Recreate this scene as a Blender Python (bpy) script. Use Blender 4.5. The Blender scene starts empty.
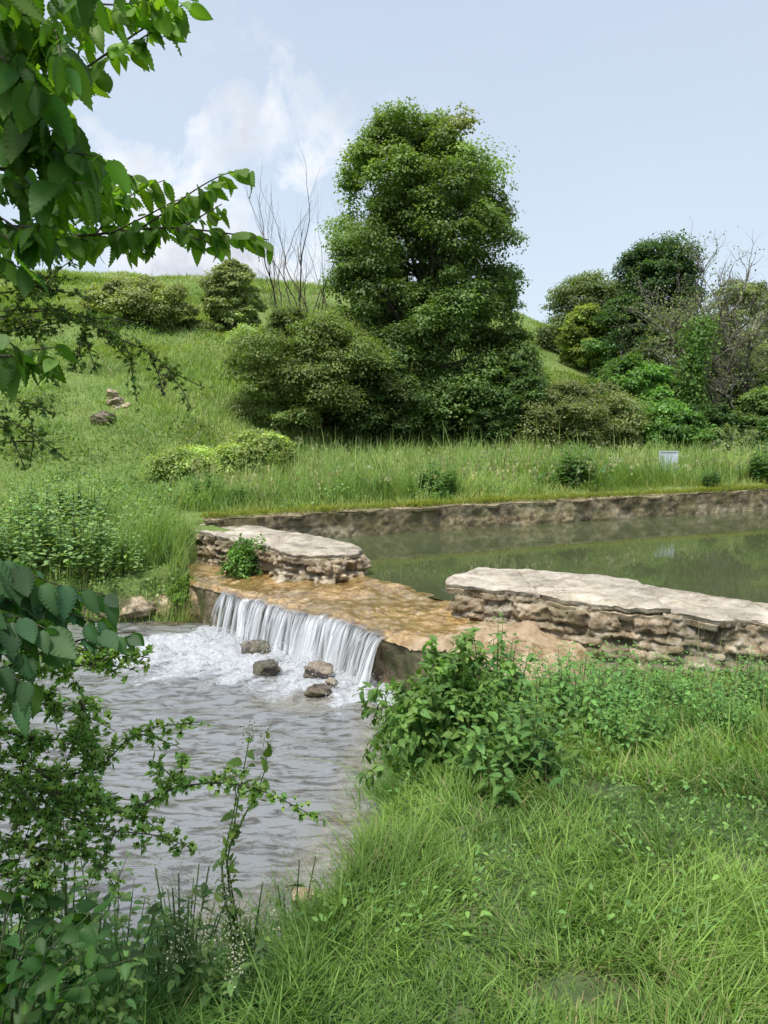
import bpy, bmesh, math
import numpy as np
np.seterr(all='ignore')
rng = np.random.default_rng(11)
SC = bpy.context.scene
COL = SC.collection
A = np.array

# ------------------------------------------------------------------ camera geometry (f = 768 px, level 1.65 m eye)
EYE = 1.65
PITCH = math.atan(92 / 768)
CPI, SPI = math.cos(PITCH), math.sin(PITCH)

def ray(px, py):
    a = (px - 384) / 768.0; b = (512 - py) / 768.0
    return A([a, CPI + b * SPI, -SPI + b * CPI])

def on_z(px, py, z):
    d = ray(px, py); t = (z - EYE) / d[2]
    return A([0, 0, EYE]) + t * d

def at_y(px, py, y):
    d = ray(px, py)
    return A([0, 0, EYE]) + d * (y / d[1])

# ------------------------------------------------------------------ noise
def _h(ix, iy, iz, seed):
    n = (ix.astype(np.uint32) * np.uint32(374761393)) ^ (iy.astype(np.uint32) * np.uint32(668265263)) ^ (iz.astype(np.uint32) * np.uint32(2246822519)) ^ np.uint32((seed * 3266489917 + 97) & 0xffffffff)
    n = (n ^ (n >> np.uint32(13))) * np.uint32(1274126177)
    n = (n ^ (n >> np.uint32(16))) * np.uint32(2246822519)
    n = n ^ (n >> np.uint32(15))
    return n.astype(np.float64) / 4294967295.0 * 2 - 1

def vn(p, seed=0):
    p = np.asarray(p, float)
    if p.shape[1] == 2: p = np.column_stack([p, np.zeros(len(p))])
    i = np.floor(p); f = p - i; i = i.astype(np.int64)
    u = f * f * f * (f * (f * 6 - 15) + 10)
    x, y, z = i.T
    r = 0
    for dx in (0, 1):
        for dy in (0, 1):
            for dz in (0, 1):
                w = (u[:, 0] if dx else 1 - u[:, 0]) * (u[:, 1] if dy else 1 - u[:, 1]) * (u[:, 2] if dz else 1 - u[:, 2])
                r = r + w * _h(x + dx, y + dy, z + dz, seed)
    return r

def fbm(p, oct=4, seed=0):
    p = np.asarray(p, float); r = 0; a = .5
    for o in range(oct):
        r = r + a * vn(p * 2 ** o + o * 13.7, seed + o); a *= .5
    return r

def ss(a, b, x):
    t = np.clip((np.asarray(x, float) - a) / (b - a), 0, 1)
    return t * t * (3 - 2 * t)

def norm(v):
    return v / np.maximum(np.linalg.norm(v, axis=-1, keepdims=True), 1e-9)

# ------------------------------------------------------------------ mesh collecting
ORIG = {}

class MB:
    def __init__(s): s.v = []; s.f = []; s.c = []; s.n = 0
    def add(s, V, F, col=(1, 1, 1)):
        V = np.asarray(V, float).reshape(-1, 3)
        col = np.asarray(col, float)
        if col.ndim == 1: col = np.tile(col, (len(V), 1))
        s.v.append(V); s.c.append(col)
        if not isinstance(F, list): F = [F]
        for f in F:
            f = np.asarray(f, np.int64)
            if len(f): s.f.append(f + s.n)
        s.n += len(V)
        return s
    def inst(s, T, TF, P, X, D, N, size, col):
        # template T(k,3): x = width, y = along, z = normal
        k = len(T); n = len(P)
        if n == 0: return s
        V = P[:, None, :] + size[:, None, None] * (T[None, :, 0:1] * X[:, None] + T[None, :, 1:2] * D[:, None] + T[None, :, 2:3] * N[:, None])
        off = (np.arange(n) * k)[:, None, None]
        F = [(np.asarray(f)[None] + off).reshape(-1, np.asarray(f).shape[1]) for f in TF]
        return s.add(V.reshape(-1, 3), F, np.repeat(col, k, axis=0))
    def grid(s, V, nu, nv, col=(1, 1, 1), flip=False):
        i = np.arange((nu - 1) * (nv - 1)); a = i // (nv - 1) * nv + i % (nv - 1)
        F = np.column_stack([a, a + nv, a + nv + 1, a + 1])
        if flip: F = F[:, ::-1]
        return s.add(V, F, col)
    def tube(s, pts, r, sides=6, col=(1, 1, 1)):
        pts = np.asarray(pts, float); m = len(pts)
        r = np.broadcast_to(np.asarray(r, float), (m,))
        T = norm(np.gradient(pts, axis=0))
        ref = A([0, 0, 1.]) if abs(T[:, 2]).mean() < .8 else A([1., 0, 0])
        U = norm(np.cross(T, ref)); W = np.cross(T, U)
        a = np.arange(sides) * 2 * math.pi / sides
        V = pts[:, None] + r[:, None, None] * (np.cos(a)[None, :, None] * U[:, None] + np.sin(a)[None, :, None] * W[:, None])
        i = np.arange(m - 1)[:, None] * sides; j = np.arange(sides)[None]; j2 = (j + 1) % sides
        F = np.stack([i + j, i + j2, i + sides + j2, i + sides + j], -1).reshape(-1, 4)
        caps = np.array([np.arange(sides)[::-1], (m - 1) * sides + np.arange(sides)])
        return s.add(V.reshape(-1, 3), [F, caps], col)
    def build(s, name, mat, parent=None, origin=(0, 0, 0), flat=False):
        o0 = ORIG[parent.name] if parent is not None else np.asarray(origin, float)
        V = np.concatenate(s.v) - o0
        me = bpy.data.meshes.new(name)
        me.vertices.add(len(V)); me.vertices.foreach_set('co', V.astype(np.float32).ravel())
        loops = np.concatenate([f.ravel() for f in s.f])
        tot = np.concatenate([np.full(len(f), f.shape[1]) for f in s.f])
        st = np.concatenate([[0], np.cumsum(tot)[:-1]])
        me.loops.add(len(loops)); me.loops.foreach_set('vertex_index', loops.astype(np.int32))
        me.polygons.add(len(tot)); me.polygons.foreach_set('loop_start', st.astype(np.int32))
        if flat: me.polygons.foreach_set('use_smooth', np.zeros(len(tot), bool))
        at = me.attributes.new('col', 'FLOAT_COLOR', 'POINT')
        c = np.concatenate(s.c); c = np.column_stack([c, np.ones(len(c))]) if c.shape[1] == 3 else c
        at.data.foreach_set('color', c.astype(np.float32).ravel())
        me.update(calc_edges=True)
        me.materials.append(mat)
        o = bpy.data.objects.new(name, me); COL.objects.link(o)
        if parent is not None:
            o.parent = parent; ORIG[o.name] = o0
        else:
            o.location = o0; ORIG[o.name] = o0
        return o

def tag(o, label=None, cat=None, group=None, kind=None):
    if label: o['label'] = label
    if cat: o['category'] = cat
    if group: o['group'] = group
    if kind: o['kind'] = kind
    return o

def thing(name, loc, label, cat, group=None):
    o = bpy.data.objects.new(name, None); COL.objects.link(o)
    o.location = loc; o.empty_display_size = .2
    ORIG[o.name] = np.asarray(loc, float)
    return tag(o, label, cat, group)

def structure(o): o['kind'] = 'structure'; return o
def stuff(o, label, cat): return tag(o, label, cat, None, 'stuff')

def dup(root, loc, rz, sc, label, group=None):
    r = root.copy(); COL.objects.link(r); r.location = loc; r.rotation_euler = (0, 0, rz); r.scale = (sc, sc, sc)
    r['label'] = label
    if group: r['group'] = group
    for ch in list(root.children):
        c = ch.copy(); COL.objects.link(c); c.parent = r
    return r

def spline(P, n):
    P = np.asarray(P, float)
    Q = np.vstack([2 * P[0] - P[1], P, 2 * P[-1] - P[-2]])
    d = np.linalg.norm(np.diff(P, axis=0), axis=1); L = np.concatenate([[0], np.cumsum(d)])
    s = np.linspace(0, L[-1], n); k = np.clip(np.searchsorted(L, s, 'right') - 1, 0, len(P) - 2)
    t = ((s - L[k]) / np.maximum(d[k], 1e-9))[:, None]
    a, b, c, e = Q[k], Q[k + 1], Q[k + 2], Q[k + 3]
    return .5 * (2 * b + (c - a) * t + (2 * a - 5 * b + 4 * c - e) * t * t + (3 * b - a - 3 * c + e) * t ** 3)

def resample(P, n):
    P = np.asarray(P, float); d = np.linalg.norm(np.diff(P, axis=0), axis=1); L = np.concatenate([[0], np.cumsum(d)])
    s = np.linspace(0, L[-1], n)
    return np.column_stack([np.interp(s, L, P[:, k]) for k in range(P.shape[1])])

def plen(P): return np.linalg.norm(np.diff(np.asarray(P), axis=0), axis=1).sum()

def sdist(x, y, poly):
    P = np.column_stack([x, y]); d = np.full(len(P), 1e9); ins = np.zeros(len(P), bool)
    n = len(poly)
    for i in range(n):
        a = poly[i]; b = poly[(i + 1) % n]; e = b - a
        t = np.clip(((P - a) @ e) / (e @ e), 0, 1)
        d = np.minimum(d, np.linalg.norm(P - a - t[:, None] * e, axis=1))
        c = (a[1] > P[:, 1]) != (b[1] > P[:, 1])
        xi = a[0] + (P[:, 1] - a[1]) / np.where(abs(e[1]) < 1e-9, 1e-9, e[1]) * e[0]
        ins ^= c & (P[:, 0] < xi)
    return np.where(ins, -d, d)

# ------------------------------------------------------------------ levels and plan lines
ZP, ZS, ZR = -.35, -.45, -.95                # pond, sill, river
xy = lambda l, z: A([on_z(p[0], p[1], z)[:2] for p in l])
LIP = xy([(190, 582), (226, 592), (262, 599), (300, 609), (345, 622), (388, 637)], ZS)
LIP = np.vstack([LIP, LIP[-1] + A([.45, -.42]), LIP[-1] + A([1.1, -.85]), LIP[-1] + A([2.1, -1.0])])
FARW = xy([(205, 520), (236, 518), (350, 511.5), (500, 503.5), (640, 496.5), (768, 490)], .09)
FARW = np.vstack([FARW, FARW[-1] + (FARW[-1] - FARW[2]) * .9])
RF = xy([(447, 584), (456, 584), (520, 592), (600, 603), (690, 612), (768, 618)], -.06)
RF = np.vstack([RF, RF[-1] + (RF[-1] - RF[2]) * 1.6])
RB = xy([(447, 578), (480, 567), (560, 571), (640, 580), (700, 590)], -.06)
RB = np.vstack([RB, RF[-2] + A([.38, .72]), RF[-1] + A([.4, .75])])
LF = xy([(172, 526), (182, 529), (230, 538), (292, 553), (330, 557), (360, 553)], -.05)
LB = xy([(180, 521.5), (206, 520.5), (260, 526), (310, 534), (350, 542), (363, 549)], -.05)
POND = np.vstack([A([[-2.9, 12.4], [-.3, 9.98], [.95, 8.6]]), RB[3:] - A([.2, .35]), A([[20, 4], [24, 22]]), FARW[::-1] + A([-.03, .15])])
APRON = np.vstack([LIP, A([[2.5, 7.3], [1.0, 8.9], [-.2, 10.3], [-2.8, 11.75], [-3.0, 11.3], [-2.65, 10.0]])])
RIVER = np.vstack([LIP[1:7] + A([.15, .15]), A([[.1, 6.9], [-.05, 6.4], [-.16, 5.6], [-.26, 4.9], [-.40, 4.25], [-.66, 3.85], [-1.5, 3.55], [-3, 3.2], [-6, 2.4], [-14, 1], [-16, 8], [-7, 9.4]]),
                   xy([(60, 628), (130, 624), (200, 624), (222, 612)], ZR)])

def hill(x, y):
    yf = np.interp(x, [-40, -20, -12, -7, -3, 2, 10, 20, 40], [9, 10.5, 12, 14, 17.5, 24, 30, 37, 44])
    yc = np.interp(x, [-20, 0, 10, 30], [58, 60, 62, 66])
    H = np.interp(x, [-60, -16, -6, 2, 8, 11, 17, 24, 40, 80], [12.4, 12.2, 11.6, 10.9, 10.2, 9.6, 7.6, 4.8, 2.8, 2]) 
    t = (y - yf) / (yc - yf)
    s = np.where(t < 1, np.where(t < .12, np.maximum(t, 0) ** 2 / .24, t - .06), .94 + .06 * (1 - np.exp(-(t - 1) / .06)))
    return H * np.maximum(s, 0) / .97

def terr(x, y, detail=True):
    x = np.asarray(x, float); y = np.asarray(y, float)
    near = -.62 * ss(2.6, 6.3, y - .15 * np.clip(x, 0, 4)) 
    far = .1 + .022 * np.clip(y - 14, 0, 14)
    lef = -.42 * ss(-1.0, -3.0, x) * ss(13.5, 10, y)
    z = near * (1 - ss(8, 12.5, y)) + far * ss(8, 12.5, y)
    z = np.minimum(z, np.where(x < -1.2, 10, z)) + np.where(y > 8, lef * .5, 0)
    z = z + hill(x, y)
    if detail:
        z = z + .05 * fbm(np.column_stack([x, y]) * .9, 3, 3) * ss(0, 2, y + 1) + ss(18, 40, y) * .35 * fbm(np.column_stack([x, y]) * .12, 4, 5)
        z = z + ss(60, 20, y) * ss(12, 20, y) * .12 * fbm(np.column_stack([x, y]) * .45, 3, 8)
    sr = sdist(x, y, RIVER)
    if detail: sr = sr + .12 * fbm(np.column_stack([x, y]) * 2.2, 3, 9)
    bw = np.where(y < 6.5, .85 + 1.5 * ss(.15, -.5, x), .7)
    t = ss(0, 1, sr / bw)
    bed = ZR - .12 - .3 * ss(0, .9, -sr)
    z = np.where(sr > 0, bed * (1 - t) + z * t, bed)
    z = np.where(sdist(x, y, APRON) < 0, np.minimum(z, -.95), z)
    tp = ss(.12, -.12, sdist(x, y, POND))
    z = z * (1 - tp) + np.minimum(z, -1.1) * tp
    return z

def gz(x, y): return float(terr(A([x]), A([y]))[0])

def on_ground(px, py):
    d = ray(px, py); t = np.geomspace(1, 120, 1500)
    P = A([0, 0, EYE]) + t[:, None] * d
    b = P[:, 2] < terr(P[:, 0], P[:, 1])
    i = int(np.argmax(b)) if b.any() else len(t) - 1
    return P[i]

def root_at(px, y):
    """ground point seen in column px at distance y"""
    x = (px - 384) / 768 * y * 1.01
    return A([x, y, gz(x, y)])

# ------------------------------------------------------------------ materials
def newmat(name):
    m = bpy.data.materials.new(name); m.use_nodes = True
    nt = m.node_tree; nt.nodes.clear()
    return m, nt, nt.nodes.new('ShaderNodeOutputMaterial')

def N(nt, t, **k):
    n = nt.nodes.new(t)
    for a, v in k.items():
        if a.startswith('i_'):
            key = a[2:].replace('_', ' ')
            n.inputs[int(key) if key.isdigit() else key].default_value = v
        else: setattr(n, a, v)
    return n

def ramp(nt, src, stops):
    r = N(nt, 'ShaderNodeValToRGB'); el = r.color_ramp.elements
    while len(el) < len(stops): el.new(.5)
    for e, (p, c) in zip(el, stops):
        e.position = p; e.color = tuple(c) + (1,) if len(c) == 3 else c
    nt.links.new(src, r.inputs[0]); return r.outputs[0]

def mixc(nt, f, a, b, mode='MIX'):
    m = N(nt, 'ShaderNodeMix', data_type='RGBA', blend_type=mode)
    for s, v in ((m.inputs[0], f), (m.inputs[6], a), (m.inputs[7], b)):
        if hasattr(v, 'node'): nt.links.new(v, s)
        elif isinstance(v, (int, float)): s.default_value = v
        else: s.default_value = tuple(v) + (1,)
    return m.outputs[2]

def mth(nt, op, a, b=0., clamp=False):
    m = N(nt, 'ShaderNodeMath', operation=op, use_clamp=clamp)
    for s, v in ((m.inputs[0], a), (m.inputs[1], b)):
        if hasattr(v, 'node'): nt.links.new(v, s)
        else: s.default_value = v
    return m.outputs[0]

def obj_noise(nt, scale, detail=5, rough=.55, vec=None, dist=0):
    if vec is None: vec = N(nt, 'ShaderNodeNewGeometry').outputs['Position']
    n = N(nt, 'ShaderNodeTexNoise', i_Scale=scale, i_Detail=detail, i_Roughness=rough, i_Distortion=dist)
    nt.links.new(vec, n.inputs['Vector']); return n.outputs[0]

def leaf_mat(name, trans=.35, rough=.45, spec=.35, tint=(1.25, 1.35, .45), gain=1.):
    m, nt, out = newmat(name)
    c = N(nt, 'ShaderNodeAttribute', attribute_name='col').outputs['Color']
    if gain != 1.: c = mixc(nt, 1., c, (gain * .97, gain, gain), 'MULTIPLY')
    b = N(nt, 'ShaderNodeBsdfPrincipled', i_Roughness=rough); b.inputs['Specular IOR Level'].default_value = spec
    nt.links.new(c, b.inputs['Base Color'])
    t = N(nt, 'ShaderNodeBsdfTranslucent'); nt.links.new(mixc(nt, 1., c, tint, 'MULTIPLY'), t.inputs[0])
    x = N(nt, 'ShaderNodeMixShader', i_0=trans)
    nt.links.new(b.outputs[0], x.inputs[1]); nt.links.new(t.outputs[0], x.inputs[2]); nt.links.new(x.outputs[0], out.inputs[0])
    return m

def bark_mat(name, c1, c2, scale=14):
    m, nt, out = newmat(name)
    n = obj_noise(nt, scale, 6)
    b = N(nt, 'ShaderNodeBsdfPrincipled', i_Roughness=.9)
    nt.links.new(ramp(nt, n, [(.3, c1), (.7, c2)]), b.inputs['Base Color'])
    bp = N(nt, 'ShaderNodeBump', i_Strength=.5, i_Distance=.02); nt.links.new(n, bp.inputs['Height']); nt.links.new(bp.outputs[0], b.inputs['Normal'])
    nt.links.new(b.outputs[0], out.inputs[0]); return m

def stone_mat(name, dark, mid, light, moss=(.10, .11, .03), mossy=.5, scale=6, lichen=.3, use_col=True, bump=.6, rough=.9):
    m, nt, out = newmat(name)
    n1 = obj_noise(nt, scale, 8, .65); n2 = obj_noise(nt, scale * .35, 5, .6); n3 = obj_noise(nt, scale * 5, 6, .7)
    c = ramp(nt, n1, [(.36, dark), (.5, mid), (.64, light)])
    c = mixc(nt, ramp(nt, n3, [(.52, (0, 0, 0)), (.72, (1, 1, 1))]), c, tuple(min(1, v * 1.25) for v in light))
    if lichen: c = mixc(nt, mth(nt, 'MULTIPLY', ramp(nt, obj_noise(nt, scale * 1.7, 4), [(.56, (0, 0, 0)), (.62, (1, 1, 1))]), lichen), c, (.5, .48, .42))
    if use_col:
        c = mixc(nt, 1., c, N(nt, 'ShaderNodeAttribute', attribute_name='col').outputs['Color'], 'MULTIPLY')
    c = mixc(nt, mth(nt, 'MULTIPLY', ramp(nt, n2, [(.48, (0, 0, 0)), (.62, (1, 1, 1))]), mossy), c, moss)
    b = N(nt, 'ShaderNodeBsdfPrincipled', i_Roughness=rough); nt.links.new(c, b.inputs['Base Color'])
    h = mth(nt, 'ADD', mth(nt, 'MULTIPLY', n1, .6), mth(nt, 'MULTIPLY', n3, .4))
    bp = N(nt, 'ShaderNodeBump', i_Strength=bump, i_Distance=.03); nt.links.new(h, bp.inputs['Height']); nt.links.new(bp.outputs[0], b.inputs['Normal'])
    nt.links.new(b.outputs[0], out.inputs[0]); return m

M = {}
M['leaf'] = leaf_mat('foliage_leaf', .42, .5, .3, gain=1.42)
M['grass'] = leaf_mat('grass_blade', .42, .45, .2, (1.15, 1.2, .45), gain=1.24)
M['gloss_leaf'] = leaf_mat('broad_leaf', .45, .5, .25, (1.9, 2.2, .35), gain=1.1)
M['flower'] = leaf_mat('petal', .3, .6, .1, (1, 1, .9))
M['bark'] = bark_mat('bark', (.035, .028, .02), (.11, .09, .065))
M['twig'] = bark_mat('dead_wood', (.09, .08, .065), (.22, .2, .165), 9)
M['stem'] = leaf_mat('green_stem', .1, .5, .2)
M['wall'] = stone_mat('rubble_masonry', (.11, .08, .045), (.27, .21, .135), (.45, .39, .295), (.19, .165, .08), .45, 8, .35, bump=1.)
M['farwall'] = stone_mat('stained_wall', (.07, .052, .028), (.195, .155, .088), (.35, .295, .19), (.13, .125, .045), .6, 4.5, .15)
M['cap'] = stone_mat('weathered_coping', (.17, .14, .10), (.315, .275, .22), (.44, .40, .335), (.34, .31, .20), .25, 5, .3, bump=.35)
M['rock'] = stone_mat('river_rock', (.06, .05, .035), (.17, .14, .10), (.30, .26, .2), (.07, .08, .02), .55, 9, .15, rough=.6)
M['face'] = stone_mat('weir_stone', (.03, .024, .014), (.09, .07, .04), (.2, .16, .1), (.05, .065, .014), .75, 8, .1, rough=.5)

def ground_mat():
    m, nt, out = newmat('ground')
    geo = N(nt, 'ShaderNodeNewGeometry').outputs['Position']
    sx = N(nt, 'ShaderNodeSeparateXYZ'); nt.links.new(geo, sx.inputs[0])
    n1 = obj_noise(nt, 1.2, 6, .6, geo); n2 = obj_noise(nt, 14, 6, .65, geo); n3 = obj_noise(nt, .18, 5, .6, geo)
    near = ramp(nt, n2, [(.3, (.03, .05, .014)), (.5, (.065, .105, .03)), (.7, (.12, .15, .055))])
    soil = ramp(nt, n2, [(.3, (.09, .07, .045)), (.7, (.2, .16, .11))])
    near = mixc(nt, ramp(nt, n1, [(.58, (0, 0, 0)), (.66, (1, 1, 1))]), near, soil)
    far = ramp(nt, n1, [(.25, (.10, .16, .034)), (.5, (.15, .225, .05)), (.75, (.21, .27, .075))])
    far = mixc(nt, ramp(nt, n3, [(.4, (0, 0, 0)), (.65, (.6, .6, .6))]), far, (.16, .21, .05))
    far = mixc(nt, ramp(nt, n2, [(.3, (.55, .55, .55)), (.6, (0, 0, 0))]), far, (.05, .09, .02))
    c = mixc(nt, mth(nt, 'MULTIPLY', mth(nt, 'SUBTRACT', sx.outputs[1], 8.), .3, True), near, far)
    peb = N(nt, 'ShaderNodeTexVoronoi', i_Scale=16); nt.links.new(geo, peb.inputs['Vector'])
    bed = mixc(nt, .5, ramp(nt, peb.outputs['Distance'], [(.1, (.22, .18, .12)), (.6, (.06, .045, .03))]), ramp(nt, n2, [(.3, (.1, .08, .05)), (.7, (.24, .2, .14))]))
    wet = mth(nt, 'MULTIPLY', mth(nt, 'SUBTRACT', mth(nt, 'ADD', mth(nt, 'MULTIPLY', n2, .2), -.75), sx.outputs[2]), 9., True)
    c = mixc(nt, wet, c, bed)
    b = N(nt, 'ShaderNodeBsdfPrincipled', i_Roughness=.95); nt.links.new(c, b.inputs['Base Color'])
    bp = N(nt, 'ShaderNodeBump', i_Strength=.7, i_Distance=.06); nt.links.new(n2, bp.inputs['Height']); nt.links.new(bp.outputs[0], b.inputs['Normal'])
    nt.links.new(b.outputs[0], out.inputs[0]); return m
M['ground'] = ground_mat()

def water_mat(name, base, rough, wscale, wstr, foam=False, spec=.5, dist=.02):
    m, nt, out = newmat(name)
    geo = N(nt, 'ShaderNodeNewGeometry').outputs['Position']
    w1 = obj_noise(nt, wscale, 3, .5, geo, .4); w2 = obj_noise(nt, wscale * 3.3, 3, .5, geo)
    h = mth(nt, 'ADD', w1, mth(nt, 'MULTIPLY', w2, .35))
    bp = N(nt, 'ShaderNodeBump', i_Strength=wstr, i_Distance=dist); nt.links.new(h, bp.inputs['Height'])
    b = N(nt, 'ShaderNodeBsdfPrincipled', i_Roughness=rough, i_IOR=1.33 if not foam else 1.85); b.inputs['Specular IOR Level'].default_value = .5
    nt.links.new(bp.outputs[0], b.inputs['Normal'])
    n = obj_noise(nt, .9, 4, .5, geo)
    c = mixc(nt, n, base, tuple(v * .7 for v in base))
    if foam:
        at = N(nt, 'ShaderNodeSeparateColor'); nt.links.new(N(nt, 'ShaderNodeAttribute', attribute_name='col').outputs['Color'], at.inputs[0])
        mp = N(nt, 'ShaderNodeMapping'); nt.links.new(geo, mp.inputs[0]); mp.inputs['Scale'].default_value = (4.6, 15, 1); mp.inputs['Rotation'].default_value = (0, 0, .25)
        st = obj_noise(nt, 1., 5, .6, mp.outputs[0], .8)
        c = mixc(nt, ramp(nt, st, [(.40, (0, 0, 0)), (.52, (1, 1, 1))]), (.07, .064, .050), (.190, .198, .198))  # ripple reflections painted into the water colour: dark strokes over turbid grey
        c = mixc(nt, at.outputs[1], c, ramp(nt, obj_noise(nt, 9, 5, .6, geo), [(.35, (.12, .10, .06)), (.65, (.30, .26, .17))]))
        fn = obj_noise(nt, 22, 5, .65, geo, .6)
        f = mth(nt, 'MULTIPLY', mth(nt, 'ADD', mth(nt, 'SUBTRACT', at.outputs[0], .5), mth(nt, 'MULTIPLY', mth(nt, 'SUBTRACT', fn, .5), .9)), 3.2, False)
        f = mth(nt, 'ADD', f, .5, True)
        b2 = N(nt, 'ShaderNodeBsdfPrincipled', i_Roughness=.45); b2.inputs['Base Color'].default_value = (.50, .525, .55, 1)
        bp2 = N(nt, 'ShaderNodeBump', i_Strength=1., i_Distance=.05); nt.links.new(fn, bp2.inputs['Height']); nt.links.new(bp2.outputs[0], b2.inputs['Normal'])
        x = N(nt, 'ShaderNodeMixShader'); nt.links.new(f, x.inputs[0]); nt.links.new(b.outputs[0], x.inputs[1]); nt.links.new(b2.outputs[0], x.inputs[2])
        nt.links.new(c, b.inputs['Base Color']); nt.links.new(x.outputs[0], out.inputs[0])
    else:
        nt.links.new(c, b.inputs['Base Color']); nt.links.new(b.outputs[0], out.inputs[0])
    return m
M['pond'] = water_mat('pond_water', (.078, .092, .044), .015, 3.0, .07, dist=.01)
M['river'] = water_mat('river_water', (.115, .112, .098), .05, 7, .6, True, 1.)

def fall_mat():
    m, nt, out = newmat('falling_water')
    at = N(nt, 'ShaderNodeSeparateColor'); nt.links.new(N(nt, 'ShaderNodeAttribute', attribute_name='col').outputs['Color'], at.inputs[0])
    w = N(nt, 'ShaderNodeBsdfPrincipled', i_Roughness=.35); w.inputs['Base Color'].default_value = (.62, .645, .67, 1)
    tr = N(nt, 'ShaderNodeBsdfTransparent', i_Color=(.86, .84, .78, 1)); gl = N(nt, 'ShaderNodeBsdfGlossy', i_Roughness=.12)
    x1 = N(nt, 'ShaderNodeMixShader', i_0=.14); nt.links.new(tr.outputs[0], x1.inputs[1]); nt.links.new(gl.outputs[0], x1.inputs[2])
    x = N(nt, 'ShaderNodeMixShader'); nt.links.new(at.outputs[0], x.inputs[0]); nt.links.new(x1.outputs[0], x.inputs[1]); nt.links.new(w.outputs[0], x.inputs[2])
    nt.links.new(x.outputs[0], out.inputs[0]); return m
M['fall'] = fall_mat()

def foam_mat():
    m, nt, out = newmat('white_water')
    b = N(nt, 'ShaderNodeBsdfPrincipled', i_Roughness=.3); b.inputs['Base Color'].default_value = (.52, .545, .57, 1)
    nt.links.new(b.outputs[0], out.inputs[0]); return m
M['foam'] = foam_mat()

def apron_mat():
    m, nt, out = newmat('wet_algae_stone')
    geo = N(nt, 'ShaderNodeNewGeometry').outputs['Position']
    at = N(nt, 'ShaderNodeSeparateColor'); nt.links.new(N(nt, 'ShaderNodeAttribute', attribute_name='col').outputs['Color'], at.inputs[0])
    n1 = obj_noise(nt, 7, 9, .72, geo, .25); n2 = obj_noise(nt, 40, 7, .75, geo); n3 = obj_noise(nt, 1.6, 4, .5, geo)
    wetc = ramp(nt, n1, [(.36, (.13, .078, .026)), (.47, (.30, .185, .062)), (.56, (.42, .285, .115)), (.68, (.58, .46, .28))])
    wetc = mixc(nt, ramp(nt, n3, [(.47, (0, 0, 0)), (.56, (.5, .5, .5))]), wetc, (.14, .10, .03))
    dryc = ramp(nt, n1, [(.25, (.12, .08, .04)), (.42, (.27, .19, .11)), (.56, (.38, .29, .185)), (.75, (.50, .42, .31))])
    d = mth(nt, 'ADD', mth(nt, 'MULTIPLY', mth(nt, 'ADD', mth(nt, 'SUBTRACT', at.outputs[0], .5), mth(nt, 'MULTIPLY', mth(nt, 'SUBTRACT', n1, .5), 1.2)), 4.), .5, True)
    c = mixc(nt, d, wetc, dryc)
    b = N(nt, 'ShaderNodeBsdfPrincipled'); nt.links.new(c, b.inputs['Base Color'])
    nt.links.new(mth(nt, 'ADD', mth(nt, 'MULTIPLY', d, .6), .14), b.inputs['Roughness'])
    nt.links.new(mth(nt, 'SUBTRACT', 1., d, True), b.inputs['Coat Weight']); b.inputs['Coat Roughness'].default_value = .04; b.inputs['Coat IOR'].default_value = 1.5
    cb = N(nt, 'ShaderNodeBump', i_Strength=.2, i_Distance=.015); nt.links.new(obj_noise(nt, 9, 3, .5, geo, .6), cb.inputs['Height']); nt.links.new(cb.outputs[0], b.inputs['Coat Normal'])
    bp = N(nt, 'ShaderNodeBump', i_Strength=.6, i_Distance=.03); nt.links.new(mth(nt, 'ADD', n1, mth(nt, 'MULTIPLY', n2, .5)), bp.inputs['Height']); nt.links.new(bp.outputs[0], b.inputs['Normal'])
    nt.links.new(b.outputs[0], out.inputs[0]); return m
M['apron'] = apron_mat()

def plain(name, c, rough=.6, metal=0.):
    m, nt, out = newmat(name)
    n = obj_noise(nt, 9, 4)
    b = N(nt, 'ShaderNodeBsdfPrincipled', i_Roughness=rough, i_Metallic=metal)
    nt.links.new(mixc(nt, n, c, tuple(v * .85 for v in c)), b.inputs['Base Color']); nt.links.new(b.outputs[0], out.inputs[0]); return m

# ------------------------------------------------------------------ camera, sky, sun
cam = bpy.data.cameras.new('camera'); co = bpy.data.objects.new('camera', cam); COL.objects.link(co)
co.location = (0, 0, EYE); co.rotation_euler = (math.pi / 2 - PITCH, 0, 0)
cam.sensor_fit = 'AUTO'; cam.sensor_width = 36; cam.lens = 27; cam.clip_start = .05; cam.clip_end = 2000
SC.camera = co
TOSUN = norm(A([-.20, -.32, .92]))
w = bpy.data.worlds.new('World'); SC.world = w; w.use_nodes = True
nt = w.node_tree; nt.nodes.clear()
out = N(nt, 'ShaderNodeOutputWorld'); bg = N(nt, 'ShaderNodeBackground', i_Strength=.1); nt.links.new(bg.outputs[0], out.inputs[0])
sky = N(nt, 'ShaderNodeTexSky', sky_type='NISHITA', sun_disc=False, sun_elevation=math.asin(TOSUN[2]), sun_rotation=math.atan2(TOSUN[0], TOSUN[1]), dust_density=2.5, air_density=1.0)
tc = N(nt, 'ShaderNodeTexCoord').outputs['Generated']
sep = N(nt, 'ShaderNodeSeparateXYZ'); nt.links.new(tc, sep.inputs[0])
SKYTOP, SKYLOW = (2.5, 2.83, 3.45), (3.1, 3.55, 3.98)
hz = ramp(nt, sep.outputs[2], [(.10, SKYLOW), (.62, SKYTOP)])
base = mixc(nt, .8, sky.outputs[0], hz)
cd = norm(ray(222, 196))
sub = N(nt, 'ShaderNodeVectorMath', operation='SUBTRACT'); nt.links.new(tc, sub.inputs[0]); sub.inputs[1].default_value = tuple(cd)
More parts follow.
